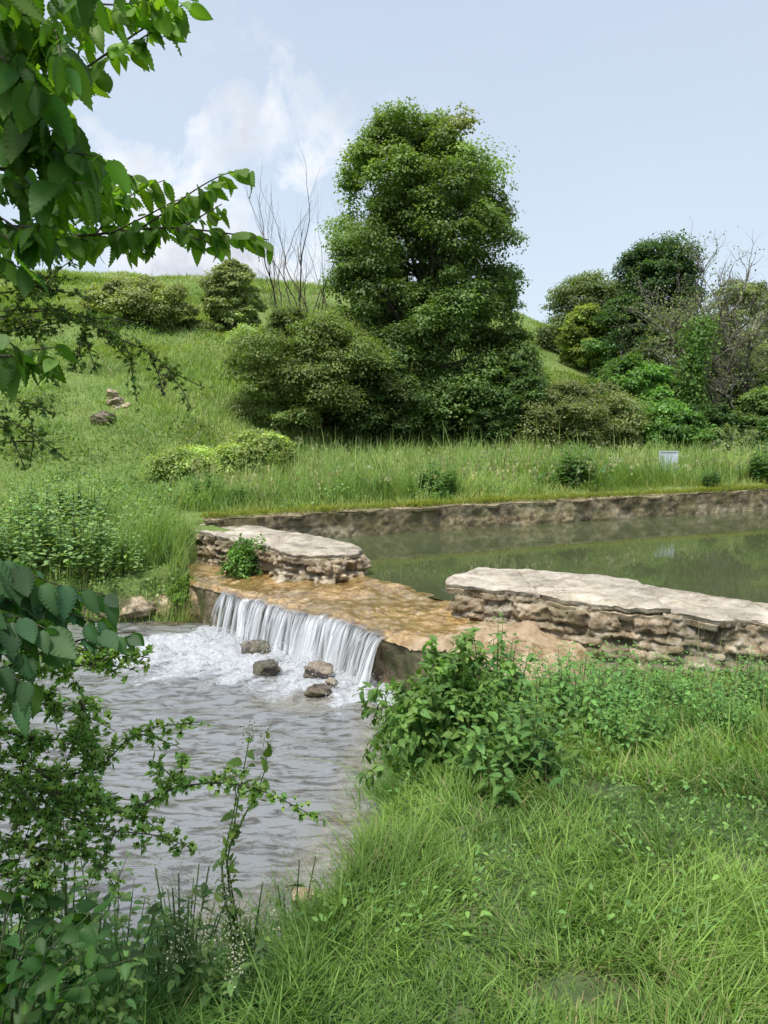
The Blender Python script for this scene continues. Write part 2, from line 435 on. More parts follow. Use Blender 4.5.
mul = N(nt, 'ShaderNodeVectorMath', operation='MULTIPLY'); nt.links.new(sub.outputs[0], mul.inputs[0]); mul.inputs[1].default_value = (.92, .3, 1.75)
ln = N(nt, 'ShaderNodeVectorMath', operation='LENGTH'); nt.links.new(mul.outputs[0], ln.inputs[0])
cn = obj_noise(nt, 6.5, 8, .6, tc, .25); cn2 = obj_noise(nt, 14, 6, .6, tc)
mask = mth(nt, 'SUBTRACT', .55, mth(nt, 'MULTIPLY', ln.outputs['Value'], 2.9))
cf = mth(nt, 'MULTIPLY', mth(nt, 'ADD', mask, mth(nt, 'MULTIPLY', mth(nt, 'SUBTRACT', cn, .5), 3.4)), 2.6, True)
shade = ramp(nt, mth(nt, 'ADD', mth(nt, 'MULTIPLY', cn, .6), mth(nt, 'MULTIPLY', cn2, .4)), [(.42, (4.8, 4.85, 4.9)), (.60, (2.85, 3.05, 3.4))])
thin = mth(nt, 'MULTIPLY', ramp(nt, obj_noise(nt, 2.2, 6, .6, tc), [(.45, (0, 0, 0)), (.75, (.5, .5, .5))]), .35)
c0 = mixc(nt, thin, base, (3.4, 3.75, 4.3))
nt.links.new(mixc(nt, mth(nt, 'MULTIPLY', cf, .95), c0, shade), bg.inputs[0])
sl = bpy.data.lights.new('sun', 'SUN'); sl.energy = 2.1; sl.angle = math.radians(16); sl.color = (1, .955, .88)
so = bpy.data.objects.new('sun', sl); COL.objects.link(so)
from mathutils import Vector
so.rotation_euler = Vector(TOSUN).to_track_quat('Z', 'Y').to_euler(); so.location = (-10, -6, 30)
SC.view_settings.view_transform = 'Standard'; SC.view_settings.look = 'None'; SC.view_settings.exposure = 1.27; SC.view_settings.gamma = 1
SC.render.engine = 'CYCLES'
SC.cycles.max_bounces = 7; SC.cycles.diffuse_bounces = 5; SC.cycles.transmission_bounces = 4; SC.cycles.transparent_max_bounces = 8
SC.cycles.use_denoising = True; SC.cycles.caustics_reflective = False; SC.cycles.caustics_refractive = False

# ------------------------------------------------------------------ ground sheet
gx = np.concatenate([np.linspace(-260, -40, 12)[:-1], np.arange(-40, -9, .8), np.arange(-9, 9, .1), np.arange(9, 40, .7), np.linspace(40, 260, 12)])
gy = np.concatenate([np.linspace(-60, -2, 14)[:-1], np.arange(-2, 15, .1), np.arange(15, 75, .5), np.linspace(75, 420, 16)])
X, Y = np.meshgrid(gx, gy, indexing='ij')
GV = np.column_stack([X.ravel(), Y.ravel(), terr(X.ravel(), Y.ravel())])
structure(MB().grid(GV, len(gx), len(gy), flip=False).build('ground', M['ground']))

# ------------------------------------------------------------------ pond
UP = A([[-3.1, 11.9], [-2.5, 11.6], [-1.3, 10.75], [-.25, 10.25], [.75, 8.95], [1.3, 8.55], [2.0, 8.1], [2.7, 7.6], [3.3, 7.2]])
ed = (.27 * spline(LIP, 220) + .73 * spline(UP, 220))[70:150:8]
pa = np.vstack([A([[-2.75, 12.3]]), ed, RB[3:] - A([.25, .4]), A([[22, 3], [26, 24]]), FARW[::-1] + A([-.02, .12])])
pv = np.column_stack([pa, np.full(len(pa), ZP)])
bm = bmesh.new(); bm.faces.new([bm.verts.new(p) for p in pv]); bmesh.ops.triangulate(bm, faces=bm.faces[:])
me = bpy.data.meshes.new('pond_water'); bm.normal_update()
if bm.faces[:][0].normal.z < 0: bmesh.ops.reverse_faces(bm, faces=bm.faces[:])
bm.to_mesh(me); bm.free(); me.materials.append(M['pond'])
o = bpy.data.objects.new('pond_water', me); COL.objects.link(o); structure(o)

# ------------------------------------------------------------------ river surface with foam below the fall
rx = np.arange(-9, 1.0, .028); ry = np.arange(2.2, 10.2, .028)
X, Y = np.meshgrid(rx, ry, indexing='ij'); x = X.ravel(); y = Y.ravel()
L6 = resample(LIP[1:6], 60)
dl = np.min(np.hypot(x[:, None] - L6[None, ::3, 0], y[:, None] - L6[None, ::3, 1]), axis=1)
P2 = np.column_stack([x, y])
reach = .80 + .85 * ss(-.6, -2.6, x) + .25 * fbm(P2 * 1.3, 3, 21)
foam = ss(reach + .5, reach - .5, dl) * .95
flow = np.column_stack([(x * .7 - y * .7) * 2.6, (x * .7 + y * .7) * 1.1])
foam = np.clip(foam * (.72 + .85 * fbm(flow * 2.2, 5, 23)) + .35 * ss(reach + 1.3, reach, dl) * np.clip(fbm(flow * 2.6, 4, 31) + .1, 0, 1), 0, 1)
foam = foam * np.where(x < -1.9, ss(.15, .75, -sdist(x, y, RIVER)), 1)
foam = np.maximum(foam, ss(.55, .25, dl) * (.80 + .35 * fbm(P2 * 6, 3, 48)))
calm = 1 - ss(.3, .9, foam)
rid = fbm(P2 * A([1.9, 4.6]) + .5 * fbm(P2 * 1.5, 2, 40)[:, None], 2, 41)
z = ZR + (.030 * rid + .020 * fbm(P2 * A([4.5, 10]), 2, 42)) * calm + foam * (.02 + .11 * fbm(P2 * 7, 5, 43)) + .02 * ss(.5, .2, dl)
gold = ss(.9, .2, np.hypot((x + .55) / 1.1, (y - 6.9) / .45)) * .6 + .45 * ss(-.28, -.02, sdist(x, y, RIVER) + .12 * fbm(P2 * 2, 3, 49)) * (x > -1)
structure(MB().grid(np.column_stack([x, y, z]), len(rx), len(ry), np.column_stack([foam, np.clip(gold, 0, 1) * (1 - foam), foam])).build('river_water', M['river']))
# ------------------------------------------------------------------ masonry
def offset_normals(P):
    T = norm(np.gradient(P, axis=0)); return np.column_stack([T[:, 1], -T[:, 0]])

def masonry(path, ztop, zbot, seed, course=(.09, .15), width=(.16, .42), relief=.045, batter=.12, step=.02, rough=.03, joint=.02, chipk=1.5):
    r = np.random.default_rng(seed)
    n = max(20, int(plen(path) / step)); P = resample(path, n); s = np.linspace(0, plen(path), n)
    # soften corners
    Q = P.copy()
    for _ in range(6): Q[1:-1] = .25 * Q[:-2] + .5 * Q[1:-1] + .25 * Q[2:]
    Nn = offset_normals(Q)
    for _ in range(8): Nn[1:-1] = .25 * Nn[:-2] + .5 * Nn[1:-1] + .25 * Nn[2:]
    Nn = norm(Nn)
    H = ztop - zbot; nv = max(8, int(H / step)); t = np.linspace(0, H, nv)
    S, T = np.meshgrid(s, t, indexing='ij'); sf = S.ravel(); tf = T.ravel()
    wav = .05 * fbm(np.column_stack([sf * 1.4, tf * 2]), 4, seed)
    tw = tf + wav
    edges = [-.3]
    while edges[-1] < H + .4: edges.append(edges[-1] + r.uniform(*course))
    edges = A(edges); row = np.clip(np.searchsorted(edges, tw, 'right') - 1, 0, len(edges) - 2)
    dv = np.minimum(tw - edges[row], edges[row + 1] - tw); dv_s = 2 * (tw - edges[row]) / (edges[row + 1] - edges[row]) - 1; du_s = np.zeros_like(sf)
    du = np.zeros_like(sf); val = np.zeros((len(sf), 2))
    for k in range(len(edges) - 1):
        m = row == k
        if not m.any(): continue
        e = [-r.uniform(0, .5)]
        while e[-1] < s[-1] + 1: e.append(e[-1] + r.uniform(*width))
        e = A(e); sw = sf[m] + .04 * fbm(np.column_stack([sf[m] * 3, tf[m] * 5]), 2, seed + 3)
        j = np.clip(np.searchsorted(e, sw, 'right') - 1, 0, len(e) - 2)
        du[m] = np.minimum(sw - e[j], e[j + 1] - sw)
        rv = r.random((len(e), 2)); val[m] = rv[j]; du_s[m] = 2 * (sw - e[j]) / (e[j + 1] - e[j]) - 1
    d = np.minimum(dv, du)
    prof = 1 - np.exp(-np.maximum(d, 0) / joint)
    pos3 = np.column_stack([np.repeat(Q[:, 0], nv), np.repeat(Q[:, 1], nv), tf])
    nz = fbm(pos3 * 7, 4, seed + 7); n2 = fbm(pos3 * 2.2, 3, seed + 9)
    chip = np.abs(fbm(pos3 * A([5, 5, 11]), 4, seed + 15))
    open_j = .15 + .95 * np.clip(.5 + fbm(pos3 * 1.7, 3, seed + 17) * 1.8, 0, 1)
    n3 = fbm(pos3 * A([17, 17, 30]), 3, seed + 19)
    disp = .55 * rough * n3 - relief * (1 - prof) * 1.2 * open_j + relief * (val[:, 0] - .5) * prof * 1.9 + rough * nz + rough * 1.6 * n2 - rough * chipk * chip + relief * .9 * ((val[:, 1] - .5) * du_s + (val[:, 0] - .45) * dv_s)
    Nr = np.repeat(Nn, nv, axis=0)
    out = disp + batter * (H - tf)
    V = np.column_stack([np.repeat(Q[:, 0], nv) + Nr[:, 0] * out, np.repeat(Q[:, 1], nv) + Nr[:, 1] * out, zbot + tf + .01 * nz])
    c = (.75 + .5 * val[:, 1]) * (1 - .35 * min(1, chipk) * ss(.12, .3, chip))
    warm = 1 + .12 * (val[:, 0] - .5)
    return V, n, nv, np.column_stack([c * warm, c, c * (2 - warm)])

def slab(F, B, z0, z1, thick, seed, over=.04, nu=None, nv=16, rough=.012, dip=0.):
    """one coping stone between front edge F(k,2) and back edge B(k,2), top from height z0 to z1"""
    nu = nu or max(12, int(plen(F) / .035))
    f = resample(F, nu); b = resample(B, nu)
    v = np.linspace(0, 1, nv)[None, :, None]
    d = norm(b - f)
    f = f - d * (over - .02 + .20 * fbm(f * 3.4, 6, 300))[:, None]; b = b + d * (over * .6 + .03 * fbm(b * 4, 3, seed + 1)[:, None])
    G = f[:, None] * (1 - v) + b[:, None] * v
    # ragged ends
    tdir = norm(f[-1] - f[0]); e = .05 * fbm(np.column_stack([np.linspace(0, 2.2, nv), np.zeros(nv)]), 3, 9)
    G[0] += tdir * (e[:, None] + .004); G[-1] += tdir * (e[:, None] - .004)
    g = G.reshape(-1, 2); zz = np.repeat(np.linspace(z0, z1, nu), nv)
    u = np.repeat(np.linspace(0, 1, nu), nv); vv = np.tile(np.linspace(0, 1, nv), nu)
    ed = np.minimum(np.minimum(u, 1 - u) * plen(f), np.minimum(vv, 1 - vv) * np.linalg.norm(b[0] - f[0]))
    top = zz + rough * 2.2 * fbm(g * 3, 4, 305) + rough * fbm(g * 12, 3, seed + 6) - .018 * np.exp(-ed / .02) - dip * (1 - vv) ** 2
    col = 1 + .5 * fbm(g * 2.5, 5, 308); col = np.column_stack([col, col, col * .985])
    mb = MB(); mb.grid(np.column_stack([g, top]), nu, nv, col)
    # sides: a closed skirt round the rim, then underside
    idx = np.concatenate([np.arange(nu) * nv, (nu - 1) * nv + np.arange(1, nv), (np.arange(nu - 2, -1, -1)) * nv + nv - 1, np.arange(nv - 2, 0, -1)])
    rim = np.column_stack([g, top])[idx]; rc = col[idx]; m = len(idx)
    lv = 5; Vs = []; Cs = []
    cen = g.mean(0)
    for k in range(lv):
        q = rim.copy(); q[:, 2] -= thick * k / (lv - 1) * (1 + .25 * fbm(rim[:, :2] * 5, 2, seed + 2))
        inn = norm(cen - q[:, :2]); q[:, :2] += inn * (.02 * fbm(np.column_stack([q[:, :2] * 6, q[:, 2] * 14]), 3, seed + 11)[:, None] + .012 * k / (lv - 1)) * (k > 0)
        Vs.append(q); Cs.append(rc * (1 - .12 * (k > 0)))
    i = np.arange(m); j = (i + 1) % m
    F4 = np.concatenate([np.column_stack([k * m + i, k * m + m + i, k * m + m + j, k * m + j]) for k in range(lv - 1)])
    mb.add(np.concatenate(Vs), [F4, ((lv - 1) * m + np.arange(m))[None, ::-1]], np.concatenate(Cs))
    return mb

def frac(P, a, b, n=14):
    Q = resample(P, 200); i = np.linspace(a * 199, b * 199, n)
    return np.column_stack([np.interp(i, np.arange(200), Q[:, k]) for k in (0, 1)])

# near dam wall, right of the weir
t = thing('dam_wall', (RF[2][0], RF[2][1], -.7), 'low rubble stone dam wall with pale slab top, between the grassy bank and the pond', 'stone wall')
path = np.vstack([RB[3:0:-1], RF[1:]])
V, n, nv, c = masonry(path, -.10, -.95, 5, course=(.07, .16), width=(.13, .42), relief=.045, batter=.24, rough=.05, joint=.007, step=.014)
MB().grid(V, n, nv, c).build('masonry', M['wall'], t)
cuts = [0, .16, .345, .5, .72, 1]
for k in range(len(cuts) - 1):
    zt = -.05 if k < 2 else -.085
    slab(frac(RF, cuts[k], cuts[k + 1]), frac(RB, cuts[k], cuts[k + 1]), zt + .004 * (-1) ** k, zt, .045, 50 + k, over=.0).build('coping_stone', M['cap'], t)

for k in range(3):
    a_, b_ = (0, .4, .72, 1)[k], (0, .4, .72, 1)[k + 1]
    slab(frac(RF, a_, b_), frac(RB, a_, b_), -.092, -.125, .06, 350 + k, over=.005).build('bedding_course', M['wall'], t)

# left dam block
t = thing('dam_block', (LF[3][0], LF[3][1], -.7), 'ruined stub of stone dam wall topped by flat grey slabs, left of the weir', 'stone wall')
path = np.vstack([LB[0:1], LF[:-1], LF[-1:] + A([.03, .05]), LB[-2:0:-1]])
V, n, nv, c = masonry(path, -.09, -.85, 17, course=(.13, .24), width=(.25, .6), relief=.075, batter=.2, rough=.075, joint=.012, step=.015)
c = c * (1 + .25 * ss(-1.6, -.5, V[:, 0:1])) * A([1, 1, 1]) 
MB().grid(V, n, nv, c).build('masonry', M['wall'], t)
cuts = [0, .3, .62, 1]
for k in range(len(cuts) - 1):
    slab(frac(LF, cuts[k], cuts[k + 1]), frac(LB, cuts[k], cuts[k + 1]), -.04 + .006 * (-1) ** k, -.045, .05, 80 + k, over=.0).build('coping_stone', M['cap'], t)

slab(frac(LF, .03, .97), frac(LB, .03, .97), -.085, -.09, .07, 380, over=.01).build('bedding_course', M['wall'], t)

# far retaining wall of the pond
t = thing('retaining_wall', (FARW[2][0], FARW[2][1], -.6), 'long stained retaining wall along the far side of the pond', 'stone wall')
V, n, nv, c = masonry(FARW, .07, -.8, 23, course=(.2, .3), width=(.8, 2.0), relief=.010, batter=.05, step=.03, rough=.03, joint=.01, chipk=.3)
st = 1 + .5 * fbm(np.column_stack([V[:, 0] * 3.2, V[:, 2] * .5]), 4, 77)
c = c * np.clip(st, .4, 1.5)[:, None] * (1 + .0 * V[:, :1])
MB().grid(V, n, nv, c).build('masonry', M['farwall'], t)
fw = resample(FARW, 400); fb = fw + A([-.12, .42])
cp_cuts = np.linspace(0, 1, 14)
for k in range(13):
    slab(frac(fw, cp_cuts[k], cp_cuts[k + 1]), frac(fb, cp_cuts[k], cp_cuts[k + 1]), .095 + .015 * rng.standard_normal(), .095, .05, 120 + k, over=.01, nu=24, nv=8).build('coping_stone', M['farwall'], t)

# ------------------------------------------------------------------ weir: sill, ledges, face
t = thing('weir', (-.6, 8.4, -1), 'broad stone weir sill stained brown by algae, under the waterfall', 'weir')
nu, nv = 220, 110
u0 = spline(LIP, nu); u1 = spline(UP, nu)
v = np.linspace(0, 1, nv)
G = (u0[:, None] * (1 - v)[None, :, None] + u1[:, None] * v[None, :, None]).reshape(-1, 2)
G0 = G.copy(); u = np.repeat(np.linspace(0, 1, nu), nv); vv = np.tile(v, nu)
ledge = ss(.64, .72, u + .10 * fbm(G * 1.3, 3, 61) - .15 * vv)           # dry travertine shelf towards the near dam
z = ZS + .02 + .075 * vv + .028 * fbm(G * 3.2, 4, 62) + .02 * fbm(G * 9, 3, 63) * (1 + ledge)
stp = fbm(G * A([1.8, 2.6]), 3, 65)
st2 = fbm(G * A([2.2, 3.4]) + 5, 5, 67)
z += .035 * np.round(stp * 4) / 4 + ledge * (.03 + .05 * np.round(st2 * 7) / 3.5 + .02 * fbm(G * 14, 4, 68))
z = z + .035 * np.exp(-((vv - .73) / .07) ** 2) - .10 * ss(.78, 1, vv)
z = z - .5 * ss(.86, 1., u)
z -= .05 * ss(.06, 0, vv)
z = z - .13 * ss(.36, .05, u) * ss(.05, .3, vv)
z = np.where(u > .72, z - .20 * ss(.70, .95, u) * (1 - .6 * vv), z)
nrm = offset_normals(u0)
jag = .07 * fbm(u0 * 4, 4, 66)
G = G + np.repeat(nrm, nv, 0) * (np.repeat(jag, nv) * (1 - vv) ** 4)[:, None]
dry = np.clip(ledge * (.62 + .9 * fbm(G * 2.0, 3, 69)) + .25 * (u > .2) * ss(.1, .0, vv) * 0 + .35 * ss(.35, .6, u) * ss(.5, .2, abs(vv - .55)) * .8, 0, 1)
MB().grid(np.column_stack([G, z]), nu, nv, np.column_stack([dry, dry, dry]), flip=True).build('sill', M['apron'], t)
zl = z.reshape(nu, nv)[:, 0]; lipxy = G.reshape(nu, nv, 2)[:, 0]
nf = 40; tt = np.linspace(0, 1, nf)
S, T = np.meshgrid(np.arange(nu), tt, indexing='ij'); si = S.ravel(); tf = T.ravel()
base = lipxy[si]; nn = nrm[si]
p3 = np.column_stack([base, tf * .7])
d = -.015 + .04 * ss(0, .1, tf) * fbm(p3 * A([5, 5, 3]), 4, 71) * 2 + .05 * tf
V = np.column_stack([base + nn * d[:, None], zl[si] * (1 - tf) + (-1.35) * tf])
fc = 1 + .5 * fbm(p3 * A([6, 6, 1.2]), 3, 72)
MB().grid(V, nu, nf, np.column_stack([fc, fc, fc])).build('face', M['face'], t)

# ------------------------------------------------------------------ the falling water
ni, nj = 1000, 34
lp = spline(LIP, nu); Lf = resample(np.column_stack([lipxy, zl]), 1200)
i0, i1 = int(1200 * .06), int(1200 * .665)
# nearest point of the lip to the picture's ends of the fall
e0 = np.argmin(np.hypot(*(Lf[:, :2] - on_z(226, 592, ZS)[:2]).T)); e1 = np.argmin(np.hypot(*(Lf[:, :2] - on_z(389, 637, ZS)[:2]).T))
W = resample(Lf[e0:e1 + 1], ni)
for _ in range(60): W[1:-1, 2] = .25 * W[:-2, 2] + .5 * W[1:-1, 2] + .25 * W[2:, 2]
Wn = offset_normals(W[:, :2])
for _ in range(80): Wn[1:-1] = .25 * Wn[:-2] + .5 * Wn[1:-1] + .25 * Wn[2:]
Wn = norm(Wn)
wl = plen(W)
def fall_pos(ii, v, push):
    """ii index along lip (float array), v 0..1 down the fall, push extra reach"""
    b = np.column_stack([np.interp(ii, np.arange(ni), W[:, k]) for k in range(3)]); n = np.column_stack([np.interp(ii, np.arange(ni), Wn[:, k]) for k in range(2)])
    tt = np.clip((v - .18) / .82, 0, 1)
    out = np.where(v < .18, -.16 + .16 * v / .18, 0) + .04 + (.20 + push) * tt
    zz = b[:, 2] + .012 + .02 * (1 - v) - (b[:, 2] - ZR + .05) * tt ** 1.75
    return np.column_stack([b[:, :2] + n * out[:, None], zz])
I, J = np.meshgrid(np.arange(ni, dtype=float), np.linspace(0, 1, nj), indexing='ij'); ii = I.ravel(); v = J.ravel()
su = ii / ni * wl
streak = fbm(np.column_stack([su * 24 + .3 * v, v * .9]), 4, 81)
fine = fbm(np.column_stack([su * 55, v * 1.6]), 3, 82)
big = fbm(np.column_stack([su * 2.2, v * .3]), 2, 83)
P = fall_pos(ii, v, .10 * streak + .06 * big)
fr = ii / ni
wm = np.clip(.84 + .95 * streak * (.4 + .9 * v) + .9 * fine + .8 * big + .25 * v - .42 * ss(.55, 1, fr), 0, 1) * ss(.04, .26, v) 
wm = np.maximum(wm * (.35 + .65 * ss(.2, .5, v)), ss(.86, 1, v) * .9)
wm = np.clip(wm, 0, .95)
wm = np.where(v < .2, np.clip(.35 * (fine + streak) + .12, 0, .5) * ss(0, .2, v), wm)
fo = MB().grid(P, ni, nj, np.column_stack([wm, wm, wm])).build('waterfall', M['fall'])
structure(fo)
# threads of water and drops torn from them
mb = MB(); r = np.random.default_rng(91)
for k in range(140):
    c0 = r.random() ** .9 * (ni - 1); a = r.uniform(.12, .5); b = r.uniform(a + .2, 1.0)
    vv_ = np.linspace(a, b, 9); ph = r.uniform(-.02, .10)
    pt = fall_pos(np.full(9, c0) + np.cumsum(r.normal(0, .25, 9)), vv_, ph)
    pt[:, :2] += r.normal(0, .0012, (9, 2))
    mb.tube(pt, r.uniform(.0015, .004) * (np.sin(np.linspace(.25, 2.9, 9)) * .8 + .2), 4)
o4 = A([[1, 0, 0], [-1, 0, 0], [0, 1, 0], [0, -1, 0], [0, 0, 1], [0, 0, -1.]]); of = A([[0, 2, 4], [2, 1, 4], [1, 3, 4], [3, 0, 4], [2, 0, 5], [1, 2, 5], [3, 1, 5], [0, 3, 5]])
nd = 2600; q = fall_pos(r.random(nd) * (ni - 1), np.ones(nd), r.normal(.1, .16, nd)); q[:, 2] = ZR + np.abs(r.normal(0, .07, nd)) + .02
E = np.eye(3); ex = lambda k, n: np.tile(E[k], (n, 1))
mb.inst(o4, [of], q, ex(0, nd), ex(1, nd), ex(2, nd), r.uniform(.002, .008, nd), np.ones((nd, 3)))
structure(mb.build('waterfall_spray', M['foam']))

# ------------------------------------------------------------------ rocks
def rock_mesh(c, size, seed, flat=.7, rz=0., col=(1, 1, 1), cuts=9, sub=4):
    bm = bmesh.new(); bmesh.ops.create_icosphere(bm, subdivisions=sub, radius=1)
    V = A([v.co[:] for v in bm.verts]); F = A([[v.index for v in f.verts] for f in bm.faces]); bm.free()
    r = np.random.default_rng(seed)
    for _ in range(cuts):
        n = norm(r.normal(size=3)); d = r.uniform(.45, .8); k = V @ n; V = V - np.maximum(k - d, 0)[:, None] * n * .92
    V = V * (1 + .42 * fbm(V * 1.9 + seed, 4, seed)[:, None]) + .14 * fbm(V * 4.5 + seed, 4, seed + 1)[:, None] * norm(V)
    V = V * A(size) * A([1, 1, flat])
    ca, sa = math.cos(rz), math.sin(rz); V = V @ A([[ca, sa, 0], [-sa, ca, 0], [0, 0, 1]])
    cc = (1 + .6 * fbm(V * 14 + seed, 3, seed + 2))[:, None] * A(col)
    return V + A(c), F, cc

def rock(name, px, py, z, size, label, seed, group=None, mat='rock', col=(1, 1, 1), flat=.7, ground=False, cuts=9):
    p = on_ground(px, py) if ground else on_z(px, py, z)
    big = 1.2 if mat == 'rock' and name == 'river_rock' else 1.
    V, F, c = rock_mesh(p + A([0, 0, .05 * (big > 1)]), A(size) * big, seed, flat, col=A(col) * (.62 if big > 1 else 1), cuts=cuts)
    return tag(MB().add(V, F, c).build(name, M[mat], origin=p), label, 'rock', group)
g = 'rocks in the foam below the weir'
rock('river_rock', 258, 652, ZR, (.16, .13, .13), 'dark brown rock highest up in the white foam, below the left half of the fall', 3, g)
rock('river_rock', 262, 674, ZR, (.145, .14, .14), 'pointed dark rock in the foam, next below the highest foam rock', 4, g, col=(.75, .75, .75))
rock('river_rock', 318, 680, ZR, (.15, .13, .16), 'largest grey brown rock in the middle of the foam, with small stones against it', 5, g, col=(1.35, 1.3, 1.25))
rock('river_rock', 317, 695, ZR, (.10, .10, .10), 'wet rock on the edge of the foam, just below the largest grey one', 6, g, col=(.9, .85, .8))
rock('river_rock', 331, 688, ZR, (.06, .05, .06), 'small pale stone leaning on the right side of the largest foam rock', 8, g, col=(1.6, 1.5, 1.4))
rock('river_rock', 356, 678, ZR, (.055, .05, .05), 'small dark stone by itself in the foam near the right end of the fall', 9, g, col=(.6, .6, .6))
rock('river_rock', 398, 692, ZR, (.12, .12, .12), 'dark wet boulder at the foot of the mossy weir end, touching the leafy bush', 11, g, col=(.55, .55, .5))
g = 'stones at the water edge of the far left bank'
rock('bank_stone', 137, 612, ZR + .10, (.27, .22, .26), 'mossy boulder at the water edge under the far left bank', 21, g, col=(1.6, 1.5, 1.35))
rock('bank_stone', 163, 608, ZR + .12, (.21, .18, .25), 'pale grey boulder at the water edge, between the mossy one and the weir', 22, g, mat='wall', col=(1.35, 1.3, 1.2))
rock('bank_stone', 112, 616, ZR + .06, (.18, .16, .15), 'brownish boulder half hidden by leaves, furthest from the weir', 23, g, col=(1.5, 1.25, 1.0))
rock('flat_stone', 165, 624, ZR - .01, (.55, .12, .05), 'long flat dark ledge just above the water under the far left bank', 24, 'stones at the water edge of the far left bank', col=(.45, .42, .4), flat=.6)
rock('bank_stone', 203, 610, ZR + .12, (.26, .22, .34), 'tall brown rock slab beside the left end of the waterfall', 25, g, col=(1.15, .95, .7), flat=1, cuts=14)
rock('river_stone', 303, 897, ZR + .06, (.10, .09, .08), 'pale stone in the river edge below the near grass bank', 27, mat='wall', col=(1.3, 1.25, 1.2))
g = 'limestone outcrop on the hillside'
p = on_ground(113, 408)
for k, (dx, dz, s, lb) in enumerate([(.0, .42, .24, 'topmost grey limestone block of the small outcrop on the hillside'), (.06, .2, .30, 'middle grey limestone block of the outcrop on the hillside'), (.22, .02, .28, 'lowest grey limestone slab of the outcrop on the hillside')]):
    q = p + A([dx, 0, dz]); V, F, c = rock_mesh(q, (s * 1.2, s, s), 31 + k, .6, col=(1.25, 1.25, 1.25), cuts=14)
    tag(MB().add(V, F, c).build('outcrop_rock', M['wall'], origin=q), lb, 'rock', g)
q = on_ground(104, 424); V, F, c = rock_mesh(q + A([0, 0, .1]), (.33, .3, .42), 37, .6, col=(.8, .75, .55), cuts=6)
tag(MB().add(V, F, c).build('outcrop_rock', M['face'], origin=q), 'brown earthy boulder under the grey outcrop on the hillside', 'rock', g)

# ------------------------------------------------------------------ blank board on the far bank
p = root_at(668, 18.3)
t = thing('sign_board', tuple(p), 'plain pale board standing in the tall grass beyond the pond', 'sign')
zc = at_y(668, 461, 18.3)
M['board'] = plain('painted_board', (.62, .68, .78), .4); M['post'] = plain('grey_post', (.25, .25, .25), .5, .5)
def box(mb, c, s):
    s = A(s) / 2; V = A([[x, y, z] for x in (-1, 1) for y in (-1, 1) for z in (-1, 1)]) * s + A(c)
    return mb.add(V, A([[0, 1, 3, 2], [4, 6, 7, 5], [0, 4, 5, 1], [2, 3, 7, 6], [0, 2, 6, 4], [1, 5, 7, 3]]))
box(MB(), zc, (.44, .025, .46)).build('panel', M['board'], t, flat=True)
fm = MB()
for dx in (-.215, .215): box(fm, zc + A([dx, -.018, 0]), (.02, .02, .47))
for dz in (-.228, .228): box(fm, zc + A([0, -.018, dz]), (.408, .018, .02))
fm.build('frame', M['board'], t, flat=True)
box(MB(), A([zc[0], zc[1] + .045, (zc[2] + .2 + p[2] - .2) / 2]), (.06, .06, zc[2] + .2 - p[2] + .2)).build('post', M['post'], t, flat=True)
# ================================================================== vegetation
# leaf templates: x across, y along, z out of the blade
Q4 = A([[0, 0, 0], [.36, .48, .07], [0, 1, -.03], [-.36, .48, .07]]); Q4F = [A([[0, 1, 2, 3]])]
L6 = A([[0, 0, 0], [0, .5, -.03], [0, 1, -.10], [.30, .28, .05], [.27, .66, .02], [-.30, .28, .05], [-.27, .66, .02]])
L6F = [A([[0, 3, 4, 1], [0, 1, 6, 5]]), A([[1, 4, 2], [1, 2, 6]])]

def broad_leaf(rows=9, width=.30, serr=.02, fold=.16, droop=.25, tip=1.6):
    t = np.linspace(0, 1, rows * 2 + 1)
    w = width * np.sin(np.pi * np.clip(t, 0, 1) ** .8) ** .75 * (1 - .25 * t ** tip)
    w = w + serr * (np.arange(len(t)) % 2 == 1) * (w > .05); w[0] = .012; w[-1] = 0.0
    z = -droop * t ** 2
    V = []
    for k in range(len(t)):
        rip = .022 * (-1) ** k
        V += [(-w[k], t[k] - .05 * (k % 2), z[k] + fold * w[k] + rip), (-w[k] * .5, t[k] + .015, z[k] + fold * w[k] * .45), (0, t[k] + .03 * (k < len(t) - 1), z[k]), (w[k] * .5, t[k] + .015, z[k] + fold * w[k] * .45), (w[k], t[k] - .05 * (k % 2), z[k] + fold * w[k] + rip)]
    F = []
    for k in range(len(t) - 1):
        for j in range(4): a = k * 5 + j; F.append((a, a + 1, a + 6, a + 5))
    return A(V), [A(F)]
ELM, ELMF = broad_leaf()
ELMS = [(ELM, ELMF), broad_leaf(9, .27, .018, .30, .45), broad_leaf(9, .33, .02, .05, -.1), broad_leaf(9, .29, .022, -.12, .15), broad_leaf(9, .31, .02, .45, .3)]
NET, NETF = broad_leaf(5, .25, .045, .2, .35)
a_ = np.linspace(-2.3, 2.3, 15); r_ = A([.3, .36, .5, .34, .42, .62, .36, .75, .36, .62, .42, .34, .5, .36, .3])
HAW = np.vstack([[0, 0, 0], [0, .45, -.04], np.column_stack([np.sin(a_) * r_ * .72, .42 + np.cos(a_) * r_ * .72, .08 * np.abs(np.sin(a_))])])
HAWF = [A([[1, k, k + 1] for k in range(16, 1, -1) if k + 1 <= 16] + [[0, 1, 2], [0, 16, 1]])]

def rvec(r, n): return norm(r.normal(size=(n, 3)))

def put_leaves(mb, tmpl, P, D, Nn, size, col):
    D = norm(D); X = norm(np.cross(D, Nn)); Nn = np.cross(X, D)
    mb.inst(tmpl[0], tmpl[1], P, X, D, Nn, size, col)

